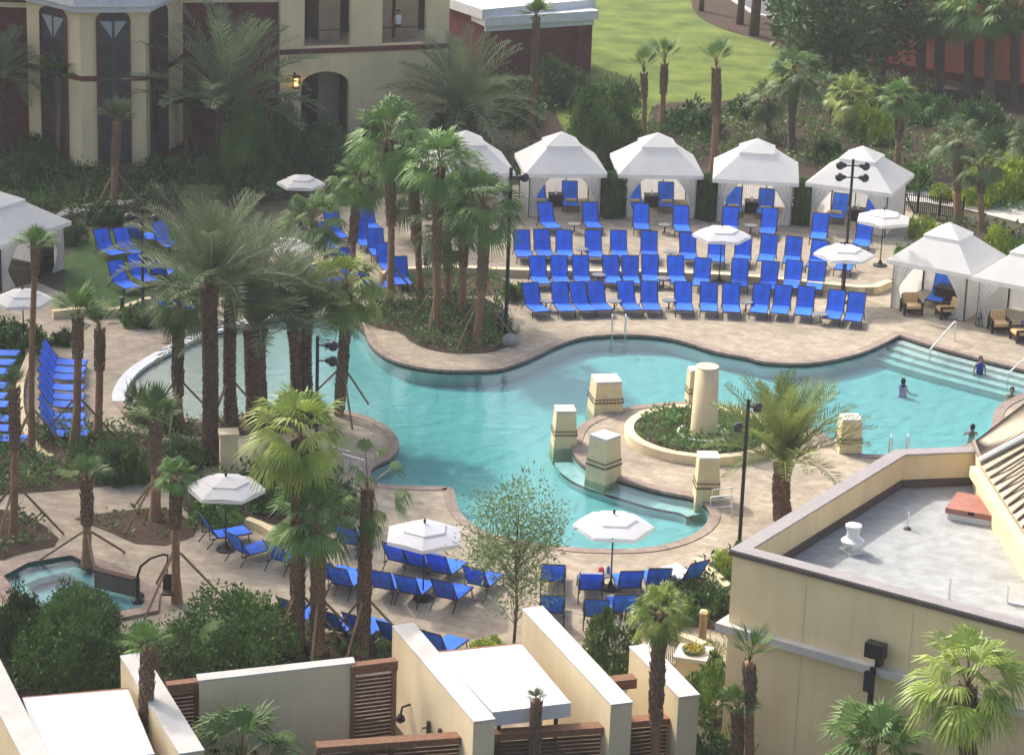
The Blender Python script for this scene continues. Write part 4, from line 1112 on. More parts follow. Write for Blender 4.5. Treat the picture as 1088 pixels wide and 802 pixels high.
pillar((599, 470), 27, 36, R(8), 'tapered cream pillar at the left tip of the island')
pillar((643, 433), 35, 31, R(12), 'wide tapered cream pillar at the upper left of the island')
pillar((641, 506), 30, 44, R(48), 'tapered cream pillar with a corner towards the viewer, left of the planter')
pillar((750, 529), 28, 46, R(4), 'tapered cream pillar beside the pool handrail')
pillar((901, 478), 27, 35, R(6), 'tapered cream pillar behind the date palm at right')
pillar((738, 426), 20, 34, R(10), 'slim cream pillar half hidden behind the tall round column', taper=.75)
g = G(747, 470); s = FPX / (g - CAM).dot(Fw)
t = thing('round_column', 'tall tapered round cream column in the planter on the island', 'column', g)
hcol = 80 / (s * .94); MB().lathe([(.56, 0), (.55, .05), (.535, .3), (.45, hcol - .02)], 32).build('shaft', 'stucco_band', t, True)
MB().lathe([(.45, hcol - .018), (.44, hcol + .02), (.3, hcol + .03)], 32).build('cap', 'stucco_pale', t, False)
MB().lathe([(.75, .0), (1.0, .35), (1.05, .38), (1.05, .45), (.94, .45), (.9, .36), (.55, .22)], 32, cap=False).build('basin', 'cap_white', t, True)
gr = G(745, 466); Rp = 82 / (FPX / (gr - CAM).dot(Fw))
ring = [(gr.x + Rp * math.cos(a), gr.y + Rp * math.sin(a)) for a in [2 * math.pi * k / 64 for k in range(64)]]
t = tag(curbwall(offset(ring, -.18), .36, 0, .36, True).build('planter_wall', 'stucco_pale'), 'round cream planter wall around the tall column on the island', 'planter')
struct(plate([offset(ring, -.36)], None, .28).build('planter_soil', 'mulch'))
PLANTER = offset(ring, -.45)
# square post near the left umbrella
g = G(243, 503); t = thing('garden_post', 'square cream garden post behind the left umbrella', 'pillar', g, R(10))
MB().box(-.33, .33, -.33, .33, 0, 1.55).build('shaft', 'stucco', t); MB().box(-.37, .37, -.37, .37, 1.552, 1.68).build('cap', 'stucco_pale', t)
# pedestal planter near the right wall
g = G(737, 692, 1.0); t = thing('square_planter', 'square white pedestal with a green bowl of yellow plants', 'planter', (g.x, g.y, 0), R(-14))
MB().box(-.45, .45, -.45, .45, 0, .88).build('pedestal', 'stucco_pale', t); MB().box(-.55, .55, -.55, .55, .882, .99).build('slab', 'cap_white', t)
b_ = MB().lathe([(.2, .99), (.36, 1.05), (.38, 1.12), (.34, 1.12), (.3, 1.08)], 20).build('bowl', 'fan_dull', t)
mb = MB()
for i in range(110):
    a = rnd.uniform(0, 6.28); r = .3 * math.sqrt(rnd.random()); p = Vector((math.cos(a) * r, math.sin(a) * r, 1.1)); q = Vector((rnd.uniform(-1, 1), rnd.uniform(-1, 1), .4)).normalized() * .08; u = q.cross(Vector((0, 0, 1))).normalized() * .03
    mb.add([p - u, p + u, p + q + Vector((0, 0, .05))], [(0, 1, 2)])
mb.build('flowers', 'flower', t)
pst = thing('timber_post', 'round timber post with pale top behind the square planter', 'post', G(746, 678, 0)); MB().lathe([(.13, 0), (.12, .9)], 12).build('post', 'brace', pst); MB().lathe([(.14, .902), (.12, .99), (.05, 1.02)], 12).build('cap', 'stucco_pale', pst)
A, B = G(706, 701, 0), G(722, 712, 0); d = (B - A); n_ = 9; fn = thing('metal_railing', 'short dark metal railing left of the square planter', 'railing'); mb = MB()
mb.tube([A + Vector((0, 0, .9)), B + Vector((0, 0, .9))], .025, 6)
for i in range(n_): p = A + d * i / (n_ - 1); mb.tube([p, p + Vector((0, 0, .9))], .014, 5)
mb.build('bars', 'black_metal', fn)

# ------------------------------------------------------------------ lamp posts
def globe(mb, c, r): mb.lathe([(r * math.sin(a), -r * math.cos(a)) for a in [math.pi * (k + .001) / 10 for k in range(11)]], 14, c)
def lamp_post(base, ytop, globes, label, z0=0, r=.07, side=1):
    g = G(*base, z0); h = HZ(base[0], ytop, g.y) - z0
    t = thing('lamp_post', label, 'lamp post', g)
    MB().lathe([(.16, 0), (.16, .12), (r, .2), (r * .9, h)], 10).build('pole', 'black_metal', t)
    for (dz, sides) in globes:
        z = h - dz
        for s in sides:
            MB().tube([(0, 0, z), (s * .38, -.04, z)], .03, 6).build('arm', 'black_metal', t)
            mb = MB(); globe(mb, (s * .58, -.05, z), .2); mb.build('lamp_globe', 'globe', t, True)
            MB().lathe([(.05, -.08), (.11, -.02), (.11, .05), (.05, .1)], 10, (s * .38, -.04, z)).build('lamp_collar', 'black_metal', t)
    return t
lamp_post((896, 312), 169, [(.3, (-1, 1)), (.85, (-1, 1))], 'black lamp post with four dark globes before the fourth cabana')
lamp_post((336, 492), 357, [(.35, (1,)), (.95, (1,))], 'black lamp post with two dark globes rising from the pool inlet')
lamp_post((537, 360), 178, [(.4, (1,))], 'tall black lamp post beside the boulder on the island bed', r=.085)
lamp_post((152, 334), 222, [(.4, (-1, 1))], 'black lamp post in the shrub plot by the left lawn')
t = lamp_post((785, 585), 424, [], 'black lamp post with two spotlights in front of the date palm')
h = HZ(785, 424, G(785, 585).y)
for (dz, s) in ((.25, 1), (1.0, -1)):
    MB().tube([(0, 0, h - dz), (s * .25, -.1, h - dz)], .03, 6).build('arm', 'black_metal', t)
    MB().lathe([(.06, -.16), (.15, -.12), (.17, .1), (.1, .18)], 12, (s * .32, -.12, h - dz)).build('spotlight', 'globe', t)
for (b_, lab) in (((452, 290), 'short black bollard light above the island bed'), ((530, 354), 'short black bollard light beside the tall lamp post'), ((130, 338), 'short black bollard light at the shrub plot')):
    t = thing('bollard_light', lab, 'bollard', G(*b_)); MB().lathe([(.1, 0), (.1, .75)], 12).build('post', 'black_metal', t); MB().lathe([(.07, .752), (.07, .84), (.13, .86), (.13, .95), (.04, .98)], 12).build('cap', 'frame_dark', t)
def rock(c, r, label, seed):
    rr = random.Random(seed); bm = bmesh.new(); bmesh.ops.create_icosphere(bm, subdivisions=3, radius=r)
    for v in bm.verts: v.co *= 1 + .12 * math.sin(v.co.x * 9 / r * .3 + seed) + rr.uniform(-.04, .04); v.co.z *= .75
    me = bpy.data.meshes.new('boulder'); bm.to_mesh(me); bm.free(); me.materials.append(M('rock'))
    return tag(link('boulder', me, None, c + Vector((0, 0, r * .45))), label, 'rock')
rock(G(541, 366), .38, 'grey boulder at the foot of the tall lamp post', 1)
rock(G(177, 474), .25, 'pale stone beside the hedge left of the trunks', 2)
rock(G(545, 318), .22, 'pale stone in the bed above the tall lamp post', 3)

# ------------------------------------------------------------------ rails and ladders
def railing(paths, label, m='steel', r=.03, cat='handrail', name='handrail'):
    t = thing(name, label, cat); 
    for p in paths: MB().tube(p, r, 8).build('rail', m, t)
    return t
def ladder(a, b, label, h=.85, reach=-1):
    P = []
    for q in (a, b):
        g = G(*q); out = Vector((0, reach, 0))
        P.append([g - out * .45, g - out * .45 + Vector((0, 0, h * .75)), g - out * .3 + Vector((0, 0, h)), g + Vector((0, 0, h)), g + out * .22 + Vector((0, 0, h * .7)), g + out * .25 + Vector((0, 0, -.9))])
    t = railing(P, label, cat='ladder', name='pool_ladder')
    for k in range(3): MB().tube([P[0][-1] + Vector((0, 0, .25 * k + .05)), P[1][-1] + Vector((0, 0, .25 * k + .05))], .03, 6).build('rung', 'steel', t)
ladder((650, 356), (664, 356), 'chrome pool ladder below the front row of loungers')
ladder((945, 484), (963, 483), 'chrome pool ladder behind the roof parapet', reach=1)
def step_rail(top, bot, label, h=.9):
    a, b = G(*top), G(*bot); 
    railing([[a, a + Vector((0, 0, h)), a.lerp(b, .06) + Vector((0, 0, h + .02)), b + Vector((0, 0, .25)), b + Vector((0, 0, -.6))]], label, 'rail_white', .035)
step_rail((1014, 362), (988, 377), 'white handrail sloping down the pool steps in front of the sideways armchair')
step_rail((1102, 390), (1071, 402), 'white handrail down the pool steps at the right edge')
def squarerail(p0, p1, label, h=.9):
    a, b = G(*p0), G(*p1); t = thing('handrail', label, 'handrail'); up = Vector((0, 0, h)); m_ = Vector((0, 0, h * .5))
    MB().tube([a, a + up, b + up * .85, b - Vector((0, 0, .3))], .028, 8).build('rail', 'steel', t); MB().tube([a + m_, b + m_ * .8], .02, 6).build('mid_rail', 'steel', t)
squarerail((777, 550), (754, 549), 'steel handrail beside the pillar at the pool bowl')
squarerail((776, 542), (756, 541), 'second steel handrail just behind the pillar at the bowl')
squarerail((352, 498), (372, 500), 'steel handrail at the pool inlet below the peninsula')
squarerail((364, 506), (386, 509), 'nearer steel handrail at the pool inlet')

# ------------------------------------------------------------------ picket fence at the right
A, B = G(950, 226), G(1022, 236); fn = thing('picket_fence', 'black metal picket fence in front of the pale path', 'fence'); d = B - A; n_ = 34; mb = MB()
for z in (.2, 1.05): mb.tube([A + Vector((0, 0, z)), B + Vector((0, 0, z))], .03, 5)
mb.build('rails', 'black_metal', fn); mb = MB()
for i in range(n_ + 1): p = A + d * i / n_; mb.tube([p, p + Vector((0, 0, 1.2))], .022, 4)
mb.build('pickets', 'black_metal', fn)
for i in range(4): p = A + d * i / 3 + Vector((0, -.02, 0)); MB().box(-.05, .05, -.05, .05, 0, 1.35, Matrix.Translation(p)).build('post', 'black_metal', fn)
MB().tube([A + d * .12 + Vector((0, 0, 1.3)), A + d * .3 + Vector((0, -1.3, .0))], .05, 6).build('stay', 'black_metal', fn)

# ------------------------------------------------------------------ hot tub, divider, pool lift
tub = pxloop([(-14, 612), (20, 592), (80, 583), (124, 600), (170, 628), (168, 648), (100, 662), (20, 655)], .12)
it = offset(tub, -.55); it2 = offset(tub, -1.25)
t = thing('hot_tub', 'pink edged octagonal hot tub beside the round bushes', 'hot tub')
plate([tub, it], -.02, .12, None).build('rim', 'coping', t)
ribbon(it, it, -.5, .11, True).build('tile', 'tub_tile', t)
plate([it, it2], -.45, -.22).build('bench', 'plaster', t)
plate([it], -.9, -.6).build('floor', 'plaster', t)
plate([offset(it, .02)], None, .02).build('water', 'tub_water', t)
A, B = G(100, 606, 0.6), G(140, 616, .6); m_ = facemx(Vector((A.x, A.y, 0)), Vector((B.x, B.y, 0))); t = thing('divider_wall', 'dark brown divider wall at the right of the hot tub', 'low wall')
MB().box(0, (B - A).length, 0, .58, -.18, 0, m_).build('panel', 'flashing', t); MB().box(-.05, (B - A).length + .05, .582, .65, -.22, .05, m_).build('cap', 'wood_slat', t)
p = G(146, 640); t = thing('pool_lift', 'dark curved pool lift arm with hanging seat by the hot tub', 'pool lift', p)
MB().lathe([(.2, 0), (.2, .1), (.09, .2), (.09, .9)], 12).build('post', 'frame_dark', t)
MB().tube([(0, 0, .9), (.12, 0, 1.3), (.45, 0, 1.6), (.85, 0, 1.75), (1.05, 0, 1.72)], .045, 8).build('arm', 'frame_dark', t)
MB().tube([(1.0, 0, 1.7), (1.0, 0, .95)], .02, 5).build('hanger', 'frame_dark', t)
MB().box(.82, 1.2, -.22, .2, .38, .44).box(.82, 1.2, .16, .2, .442, .98).build('seat', 'wicker', t)
# ------------------------------------------------------------------ palms
def vdir(az, el): return Vector((math.cos(az) * math.cos(el), math.sin(az) * math.cos(el), math.sin(el)))
def date_crown(seed, n=48, bright=False, el_hi=87, el_lo=6, droop=1.1):
    rr = random.Random(seed); leaf = MB(); 
    for i in range(n):
        u = (i + .5) / n; el = R(el_hi + (el_lo - el_hi) * u ** .9 + rr.uniform(-7, 7)); az = i * 2.39996 + rr.uniform(-.2, .2)
        Lf = (.86 + .2 * rr.random()) * (1 - .18 * max(0, .25 - u)); dr = droop * rr.uniform(.75, 1.25) * (.4 + .8 * u)
        seg = 9; p = vdir(az, el) * .02; pts = [p.copy()]; dirs = []; e = el; tw = rr.uniform(-.25, .25)
        for k in range(seg):
            e -= dr / seg * (0.35 + 1.2 * k / seg); dd = vdir(az + tw * k / seg, e); dirs.append(dd); p = p + dd * (Lf / seg); pts.append(p.copy())
        # rachis
        side0 = Vector((-math.sin(az), math.cos(az), 0)); vs = []
        for k, q in enumerate(pts): wd = .013 * (1 - k / seg) + .003; vs += [q - side0 * wd, q + side0 * wd]
        leaf.add(vs, [(2 * k, 2 * k + 1, 2 * k + 3, 2 * k + 2) for k in range(seg)])
        m = 30
        for j in range(m):
            t = .14 + .86 * (j + .5) / m; k = min(seg - 1, int(t * seg)); q = pts[k].lerp(pts[k + 1], t * seg - k); dd = dirs[k]
            up = side0.cross(dd).normalized() * -1
            if up.z < 0: up = -up
            ll = .20 * (math.sin(math.pi * (t * .86 + .1)) ** .6) * rr.uniform(.8, 1.15)
            for s in (-1, 1):
                v = (side0 * s * .75 + dd * .72 + up * rr.uniform(.12, .55)).normalized(); wv = v.cross(up).normalized() * .007
                tip = q + v * ll + Vector((0, 0, -.012)); mid = q + v * ll * .45
                leaf.add([q, mid - wv, tip, mid + wv], [(0, 1, 2, 3)])
    return leaf
def fan_crown(seed, n=30, el_hi=84, el_lo=-28, pet=.48, blade=.52, spread=150, segs=20, droop=.35, fold=.25):
    """returns (leaves, petioles)"""
    rr = random.Random(seed); leaf = MB(); ped = MB()
    for i in range(n):
        u = (i + .5) / n; el = R(el_hi + (el_lo - el_hi) * u + rr.uniform(-8, 8)); az = i * 2.39996 + rr.uniform(-.3, .3)
        pl = pet * rr.uniform(.75, 1.15); d0 = vdir(az, el); e1 = el - R(18) * (.5 + u); d1 = vdir(az, e1)
        b0 = d0 * .02; m0 = d0 * pl * .55; h = m0 + d1 * pl * .45
        s0 = Vector((-math.sin(az), math.cos(az), 0)); 
        ped.add([b0 - s0 * .016, b0 + s0 * .016, m0 + s0 * .01, m0 - s0 * .01, h + s0 * .007, h - s0 * .007], [(0, 1, 2, 3), (3, 2, 4, 5)])
        ax = vdir(az, e1 - R(8)); up = s0.cross(ax).normalized()
        if up.z < 0: up = -up
        roll = rr.uniform(-.5, .5); s = (s0 * math.cos(roll) + up * math.sin(roll)); up = ax.cross(s).normalized()
        if up.z < 0: up = -up
        bl = blade * rr.uniform(.8, 1.15); sp = R(spread) * rr.uniform(.8, 1.1); prev = None
        for k in range(segs):
            f_ = k / (segs - 1) - .5; a = f_ * sp; 
            dirn = (ax * math.cos(a) + s * math.sin(a)); ln = bl * (1 - .30 * (2 * abs(f_)) ** 2) * rr.uniform(.88, 1.08)
            zig = up * (.012 if k % 2 else -.012); foldv = up * (-fold * abs(math.sin(a)))
            wv = dirn.cross(up).normalized() * (sp / segs * bl * .30)
            m1 = h + (dirn + foldv * .6).normalized() * ln * .58 + zig; tip = h + (dirn + foldv).normalized() * ln + Vector((0, 0, -droop * ln * rr.uniform(.3, 1.1)))
            leaf.add([h, m1 - wv, m1 + wv, tip], [(0, 1, 2), (1, 3, 2)])
    return leaf, ped
CROWN = {}
def mesh_of(mb, name, m):
    me = bpy.data.meshes.new(name); me.from_pydata(mb.v, [], mb.f); me.materials.append(M(m)); me.update(); return me
for i in range(3): CROWN['date', i] = mesh_of(date_crown(11 + i), 'fronds', 'date_leaf')
CROWN['dateb', 0] = mesh_of(date_crown(31, 60, el_lo=30, droop=.72), 'fronds', 'date_leaf_bright')
CROWN['dateup', 0] = mesh_of(date_crown(41, 34, el_hi=88, el_lo=22, droop=.95), 'fronds', 'date_leaf'); CROWN['dateup', 1] = mesh_of(date_crown(42, 34, el_hi=88, el_lo=26, droop=1.1), 'fronds', 'date_leaf')
def regfan(key, m, **k):
    l, p = fan_crown(**k); CROWN[key] = mesh_of(l, 'fronds', m); CROWN[key + ('p',)] = mesh_of(p, 'stalks', 'petiole')
for i in range(3): regfan(('fan', i), 'fan_leaf', seed=51 + i, n=34)
for i in range(2): regfan(('fanb', i), 'fan_bright', seed=61 + i, n=36, el_lo=-45)
for i in range(2): regfan(('fand', i), 'fan_dull', seed=71 + i, n=26)
regfan(('ragged', 0), 'fan_leaf', seed=81, n=14, el_lo=-70, pet=.62, blade=.42, spread=110, droop=.7)
for i in range(3): regfan(('tuft', i), 'fan_leaf', seed=91 + i, n=22, el_hi=88, el_lo=40, pet=.35, blade=.6, spread=80, segs=14, droop=.15)
for i in range(2): regfan(('tuftd', i), 'fan_dull', seed=95 + i, n=20, el_hi=89, el_lo=52, pet=.3, blade=.65, spread=60, segs=12, droop=.1)
regfan(('bundle', 0), 'fan_leaf', seed=103, n=16, el_hi=89, el_lo=64, pet=.45, blade=.6, spread=40, segs=12, droop=.08)
l, p = fan_crown(seed=99, n=34, el_hi=-40, el_lo=-85, pet=.3, blade=.5, spread=70, segs=10, droop=.5); CROWN['skirt'] = mesh_of(l, 'skirt', 'dead_leaf')

def palm(name, kind, base, top, Rpx, label, trunk='sabal', r=.19, z0=0, boots=.45, brace=False, skirt=0, group=None, rot=None, bz=0):
    """kind = key of the crown; base/top: where the trunk meets the ground and the crown; Rpx: crown radius in the photograph"""
    if trunk == 'sabal': r *= .84
    g = G(*base, z0); tp = UPY(*top, g.y); h = tp.z - z0; rr = random.Random(hash((base[0] * 7 + base[1] * 131)) & 0xffff)
    s = FPX / (tp - CAM).dot(Fw); Rm = Rpx / s
    t = thing(name, label, 'palm tree', g, 0, group)
    top_l = Vector((tp.x - g.x, 0, h)); bend = Vector((rr.uniform(-.12, .12), rr.uniform(-.1, .1), 0))
    def axis(u): return Vector((top_l.x * u, 0, h * u)) + bend * math.sin(math.pi * u)
    n = max(10, int(h / .22)); seg = 12; mb = MB(); vs = []
    for i in range(n + 1):
        u = i / n; c = axis(u)
        if trunk == 'date': rad = r * (1.28 - .28 * min(1, u * 4)) * (1 + .06 * (i % 2)) * (1 + .30 * max(0, u - .9) * 10)
        else: rad = r * (1.35 - .35 * min(1, u * 5)) * (1 - .18 * u)
        for k in range(seg):
            a = 2 * math.pi * (k + .5 * (i % 2)) / seg; j = 1 + rr.uniform(-.05, .05)
            vs.append((c.x + rad * j * math.cos(a), c.y + rad * j * math.sin(a), c.z + (-.02 if i == 0 else 0)))
    mb.add(vs, [(i * seg + k, i * seg + (k + 1) % seg, (i + 1) * seg + (k + 1) % seg, (i + 1) * seg + k) for i in range(n) for k in range(seg)] + [tuple(range(n * seg, n * seg + seg))])
    mb.build('trunk', {'date': 'trunk_date', 'sabal': 'trunk_lower', 'grey': 'trunk_grey'}[trunk], t, True)
    # leaf-base stubs: a spiky sleeve round the upper trunk
    bb_ = MB(); u0 = 1 - boots if trunk != 'date' else .0; step = .15 if trunk != 'date' else .17; k = 0; z = h * u0
    while z < h - .02:
        u = z / h; c = axis(u); f_ = min(1, (u - u0) / .12) if trunk != 'date' else 1
        rad = r * (1 - .18 * u) if trunk != 'date' else r * (1.28 - .28 * min(1, u * 4)) * (1 + .30 * max(0, u - .9) * 10)
        m = 8 if trunk != 'date' else 11; ln = (.20 if trunk != 'date' else .09) * (.6 + .4 * f_) * (.6 + 2.0 * min(r, .25)); thick = (.085 if trunk != 'date' else .05)
        for j in range(m):
            a = 2 * math.pi * (j + .5 * (k % 2)) / m + rr.uniform(-.1, .1); o = Vector((math.cos(a), math.sin(a), 0)); sd = Vector((-o.y, o.x, 0)); wd = rad * 2.6 / m
            q = c + o * rad * .93; l_ = ln * rr.uniform(.6, 1.3); tipp = q + o * (l_ * .62) + Vector((0, 0, l_ * .95)); q2 = q + o * thick + Vector((0, 0, -.02))
            bb_.add([q - sd * wd, q + sd * wd, q2 + sd * wd * .9, q2 - sd * wd * .9, tipp + sd * wd * .35, tipp - sd * wd * .35], [(0, 1, 2, 3), (3, 2, 4, 5), (1, 0, 5, 4), (0, 3, 5), (2, 1, 4)])
        z += step; k += 1
    if bb_.f: bb_.build('leaf_bases', 'boots' if trunk != 'date' else 'trunk_date', t)
    cr = rot if rot is not None else rr.uniform(0, 6.28)
    c = link('crown', CROWN[kind], t, axis(1) + Vector((0, 0, -.05)), cr, Rm)
    c.rotation_euler = (rr.uniform(-.08, .08), rr.uniform(-.08, .08), cr)
    if kind + ('p',) in CROWN: link('stalks', CROWN[kind + ('p',)], c)
    if skirt: link('dead_skirt', CROWN['skirt'], t, axis(1) + Vector((0, 0, -.1)), cr, Rm * skirt)
    if brace:
        bh = min(1.9, h * .4)
        for j in range(3):
            a = bz + j * 2.094; p = axis(bh / h) + Vector((math.cos(a), math.sin(a), 0)) * r; q = Vector((math.cos(a) * 1.75, math.sin(a) * 1.75, 0.02))
            MB().tube([p, q], .045, 5).build('brace', 'brace', t)
    return t
D, F, S = 'date_palm', 'fan_palm', 'cabbage_palm'
P = palm
# date palms
P(D, ('dateup', 1), (238, 186), (238, 118), 122, 'large date palm in front of the brick wing, right of the bay tower', 'date', .34)
P(D, ('dateup', 1), (223, 492), (222, 304), 122, 'date palm with the thickest dark trunk left of the square garden post', 'date', .27)
P(D, ('dateup', 0), (246, 456), (246, 318), 112, 'date palm with braced trunk second from left in the wading bed', 'date', .22, brace=True)
P(D, ('dateup', 0), (275, 449), (271, 350), 128, 'date palm with stout trunk and tallest upright fronds before the wading pool', 'date', .40)
P(D, ('dateup', 1), (314, 446), (312, 352), 92, 'slim date palm with splayed fronds beside the wading pool', 'date', .2)
P(D, ('dateup', 0), (329, 444), (326, 338), 72, 'slim date palm just left of the two globe lamp post', 'date', .2, rot=2.)
P(D, ('date', 1), (492, 166), (490, 116), 92, 'shaggy date palm below the white low roof', 'date', .3, rot=1.2)
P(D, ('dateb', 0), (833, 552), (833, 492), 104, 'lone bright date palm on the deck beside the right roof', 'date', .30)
P(D, ('date', 2), (2, 176), (0, 84), 62, 'dark date palm at the upper left edge before the brick wing', 'date', .3, rot=.5)
# fan palms
P(F, ('fan', 0), (191, 456), (191, 326), 42, 'dark crowned fan palm at the left of the wading bed', 'sabal', .2, boots=.72, brace=True, bz=.4)
P(F, ('fanb', 1), (360, 441), (369, 306), 58, 'green fan palm with spiky trunk at the pool edge', 'sabal', .19, boots=.95, brace=True, bz=.9)
P(F, ('fan', 1), (414, 328), (412, 148), 55, 'tall fan palm rising before the balcony block', 'sabal', .2, boots=.5, brace=True, skirt=.6)
P(F, ('fan', 2), (465, 352), (468, 176), 52, 'tall fan palm in the island bed, left of three trunks', 'sabal', .2, boots=.6, brace=True, bz=.3, skirt=.6)
P(F, ('fand', 0), (476, 327), (474, 246), 48, 'dull green fan palm behind the island bed trunks', 'sabal', .18, boots=.5)
P(F, ('fan', 0), (507, 362), (514, 220), 56, 'fan palm with spiky trunk at the right of the island bed', 'sabal', .21, boots=.62, brace=True, rot=2.2)
P(F, ('fan', 0), (447, 320), (437, 166), 46, 'fan palm between the tallest and the island bed palms', 'sabal', .19, boots=.6, skirt=.5, rot=.4)
P(F, ('fand', 1), (491, 336), (492, 200), 48, 'dull fan palm crown just left of the right island palm', 'sabal', .19, boots=.6, skirt=.5, rot=1.1)
P(F, ('fan', 1), (374, 300), (382, 194), 42, 'fan palm with dark trunk behind the green pool edge palm', 'sabal', .18, boots=.6, rot=1.9)
P(F, ('fand', 1), (440, 262), (438, 206), 46, 'drooping dull fan palm behind the central trunks', 'sabal', .18, boots=.5)
P(F, ('fan', 1), (355, 292), (332, 236), 45, 'leaning fan palm behind the date palm fronds', 'sabal', .16, boots=.5, rot=.7)
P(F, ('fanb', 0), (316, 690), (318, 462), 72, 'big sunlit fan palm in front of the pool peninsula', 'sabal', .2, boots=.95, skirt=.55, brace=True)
P(F, ('fan', 2), (336, 694), (335, 556), 62, 'fan palm with lower crown beside the big sunlit one', 'sabal', .21, boots=.95, skirt=.5, brace=True, bz=.5, rot=1.)
P(F, ('ragged', 0), (386, 696), (391, 518), 62, 'ragged sparse fan palm right of the paired trunks', 'sabal', .18, boots=.95, brace=True, bz=.2)
P(F, ('fan', 0), (841, 162), (845, 78), 40, 'fan palm right of the lawn above the third cabana', 'grey', .22, boots=.5, rot=.3)
P(F, ('fan', 1), (819, 146), (816, 108), 30, 'smaller fan palm left of the lawn edge fan palm', 'grey', .18, boots=.5)
P(F, ('fanb', 1), (903, 142), (903, 104), 34, 'short yellow green fan palm above the fourth cabana', 'grey', .16, boots=.6, rot=1.)
P(F, ('fan', 2), (953, 178), (955, 104), 28, 'fan palm with brown trunk right of the yellow green one', 'sabal', .2, boots=.6)
P(F, ('fand', 0), (884, 128), (880, 92), 22, 'tiny pale fan palm between the lawn and dark tree', 'grey', .14, boots=.5)
for (bx, by, ty, Rp, lab) in ((978, 90, 14, 40, 'tall palm, leftmost in front of the orange building'), (998, 96, 18, 36, 'tall palm, second in front of the orange building'), (1028, 100, 14, 42, 'tall palm, third in front of the orange building'), (1052, 104, 14, 42, 'tall palm, fourth in front of the orange building'), (1078, 106, 8, 38, 'tall palm, rightmost in front of the orange building')):
    P(F, ('fan', bx % 3), (bx, by), (bx + 2, ty), Rp, lab, 'grey', .24, boots=.85, skirt=.6)
P(F, ('fand', 1), (1018, 236), (1019, 150), 36, 'grey green fan palm left of the pair above the corner cabana', 'sabal', .24, boots=.6, z0=0)
P(F, ('fand', 0), (1043, 246), (1044, 178), 34, 'grey green fan palm right of the pair above the corner cabana', 'sabal', .2, boots=.4)
P(F, ('fand', 1), (1092, 250), (1092, 150), 30, 'fan palm trunk cut by the right edge beside lime shrubs', 'sabal', .2, boots=.4)
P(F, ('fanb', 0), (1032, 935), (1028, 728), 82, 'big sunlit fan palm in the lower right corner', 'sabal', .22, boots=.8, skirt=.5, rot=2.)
P(F, ('fan', 2), (928, 890), (928, 806), 78, 'fan palm crown at the bottom below the floodlight', 'sabal', .2, boots=.8, rot=.6)
P(F, ('fan', 0), (256, 862), (256, 806), 84, 'fan palm crown at the bottom left of centre', 'sabal', .2, boots=.8, rot=1.4)
P(F, ('fanb', 1), (697, 838), (703, 650), 44, 'trimmed fan palm with rough trunk between the two right cream walls', 'sabal', .18, boots=.62, rot=.2)
P(F, ('tuft', 0), (775, 850), (783, 752), 36, 'small drooping fan palm at the base of the right wall', 'sabal', .15, boots=.6)
# tied-up cabbage palms
T = lambda k, *a, **kw: P(S, k, *a, **kw)
T(('bundle', 0), (795, 850), (796, 703), 46, 'tied cabbage palm with shaggy collar in front of the right wall', r=.17, boots=.28)
T(('tuft', 0), (157, 845), (157, 690), 42, 'tied cabbage palm with spiky trunk in front of the shaded awning', r=.18, boots=.72)
T(('tuftd', 0), (569, 850), (570, 742), 18, 'bare trimmed cabbage palm stub before the bright awning', r=.13, boots=.9)
T(('tuft', 2), (34, 487), (38, 264), 36, 'tall slender cabbage palm in front of the left cabana', r=.15, boots=.12, brace=True)
T(('tuft', 0), (80, 475), (83, 338), 48, 'cabbage palm, left of the twin pair over the curved lounger column', r=.2, boots=.3, brace=True, bz=.5)
T(('tuftd', 1), (104, 466), (106, 350), 44, 'cabbage palm, right of the twin pair over the curved lounger column', r=.19, boots=.36)
T(('tuftd', 0), (14, 572), (15, 412), 32, 'cabbage palm by the lower left edge with braces', r=.17, boots=.4, brace=True, bz=.3)
T(('tuft', 1), (165, 552), (165, 448), 50, 'cabbage palm with shaggy collar in the triangular bed', r=.22, boots=.5, brace=True)
T(('tuft', 2), (92, 602), (92, 508), 38, 'cabbage palm at the corner of the hot tub', r=.19, boots=.5, brace=True, bz=.9)
T(('fan', 2), (188, 640), (188, 506), 28, 'cabbage palm with small green fan crown left of the umbrella', r=.18, boots=.4, brace=True)
T(('tuft', 0), (59, 182), (62, 82), 36, 'cabbage palm in front of the left bay window', r=.19, boots=.24)
T(('tuftd', 1), (121, 222), (125, 130), 36, 'dull cabbage palm in front of the centre bay window', r=.2, boots=.5, brace=True)
T(('tuft', 1), (197, 168), (198, 114), 28, 'short cabbage palm at the right side of the bay tower', r=.18, boots=.6)
T(('tuft', 2), (566, 146), (570, 20), 32, 'tall cabbage palm in front of the low red building', r=.19, boots=.45)
T(('bundle', 0), (684, 146), (684, 78), 34, 'leftmost of three tied cabbage palms on the lawn edge', r=.18, boots=.35)
T(('bundle', 0), (703, 139), (706, 68), 34, 'middle of three tied cabbage palms on the lawn edge', r=.2, boots=.45)
T(('bundle', 0), (757, 190), (761, 72), 36, 'tallest tied cabbage palm on the lawn, rightmost of three', r=.24, boots=.42)
T(('tuftd', 1), (397, 140), (398, 66), 40, 'dull cabbage palm in front of the balcony block', r=.18, boots=.5)
T(('tuft', 2), (519, 60), (519, -4), 26, 'cabbage palm trunk rising over the low white roof', r=.2, boots=.6)

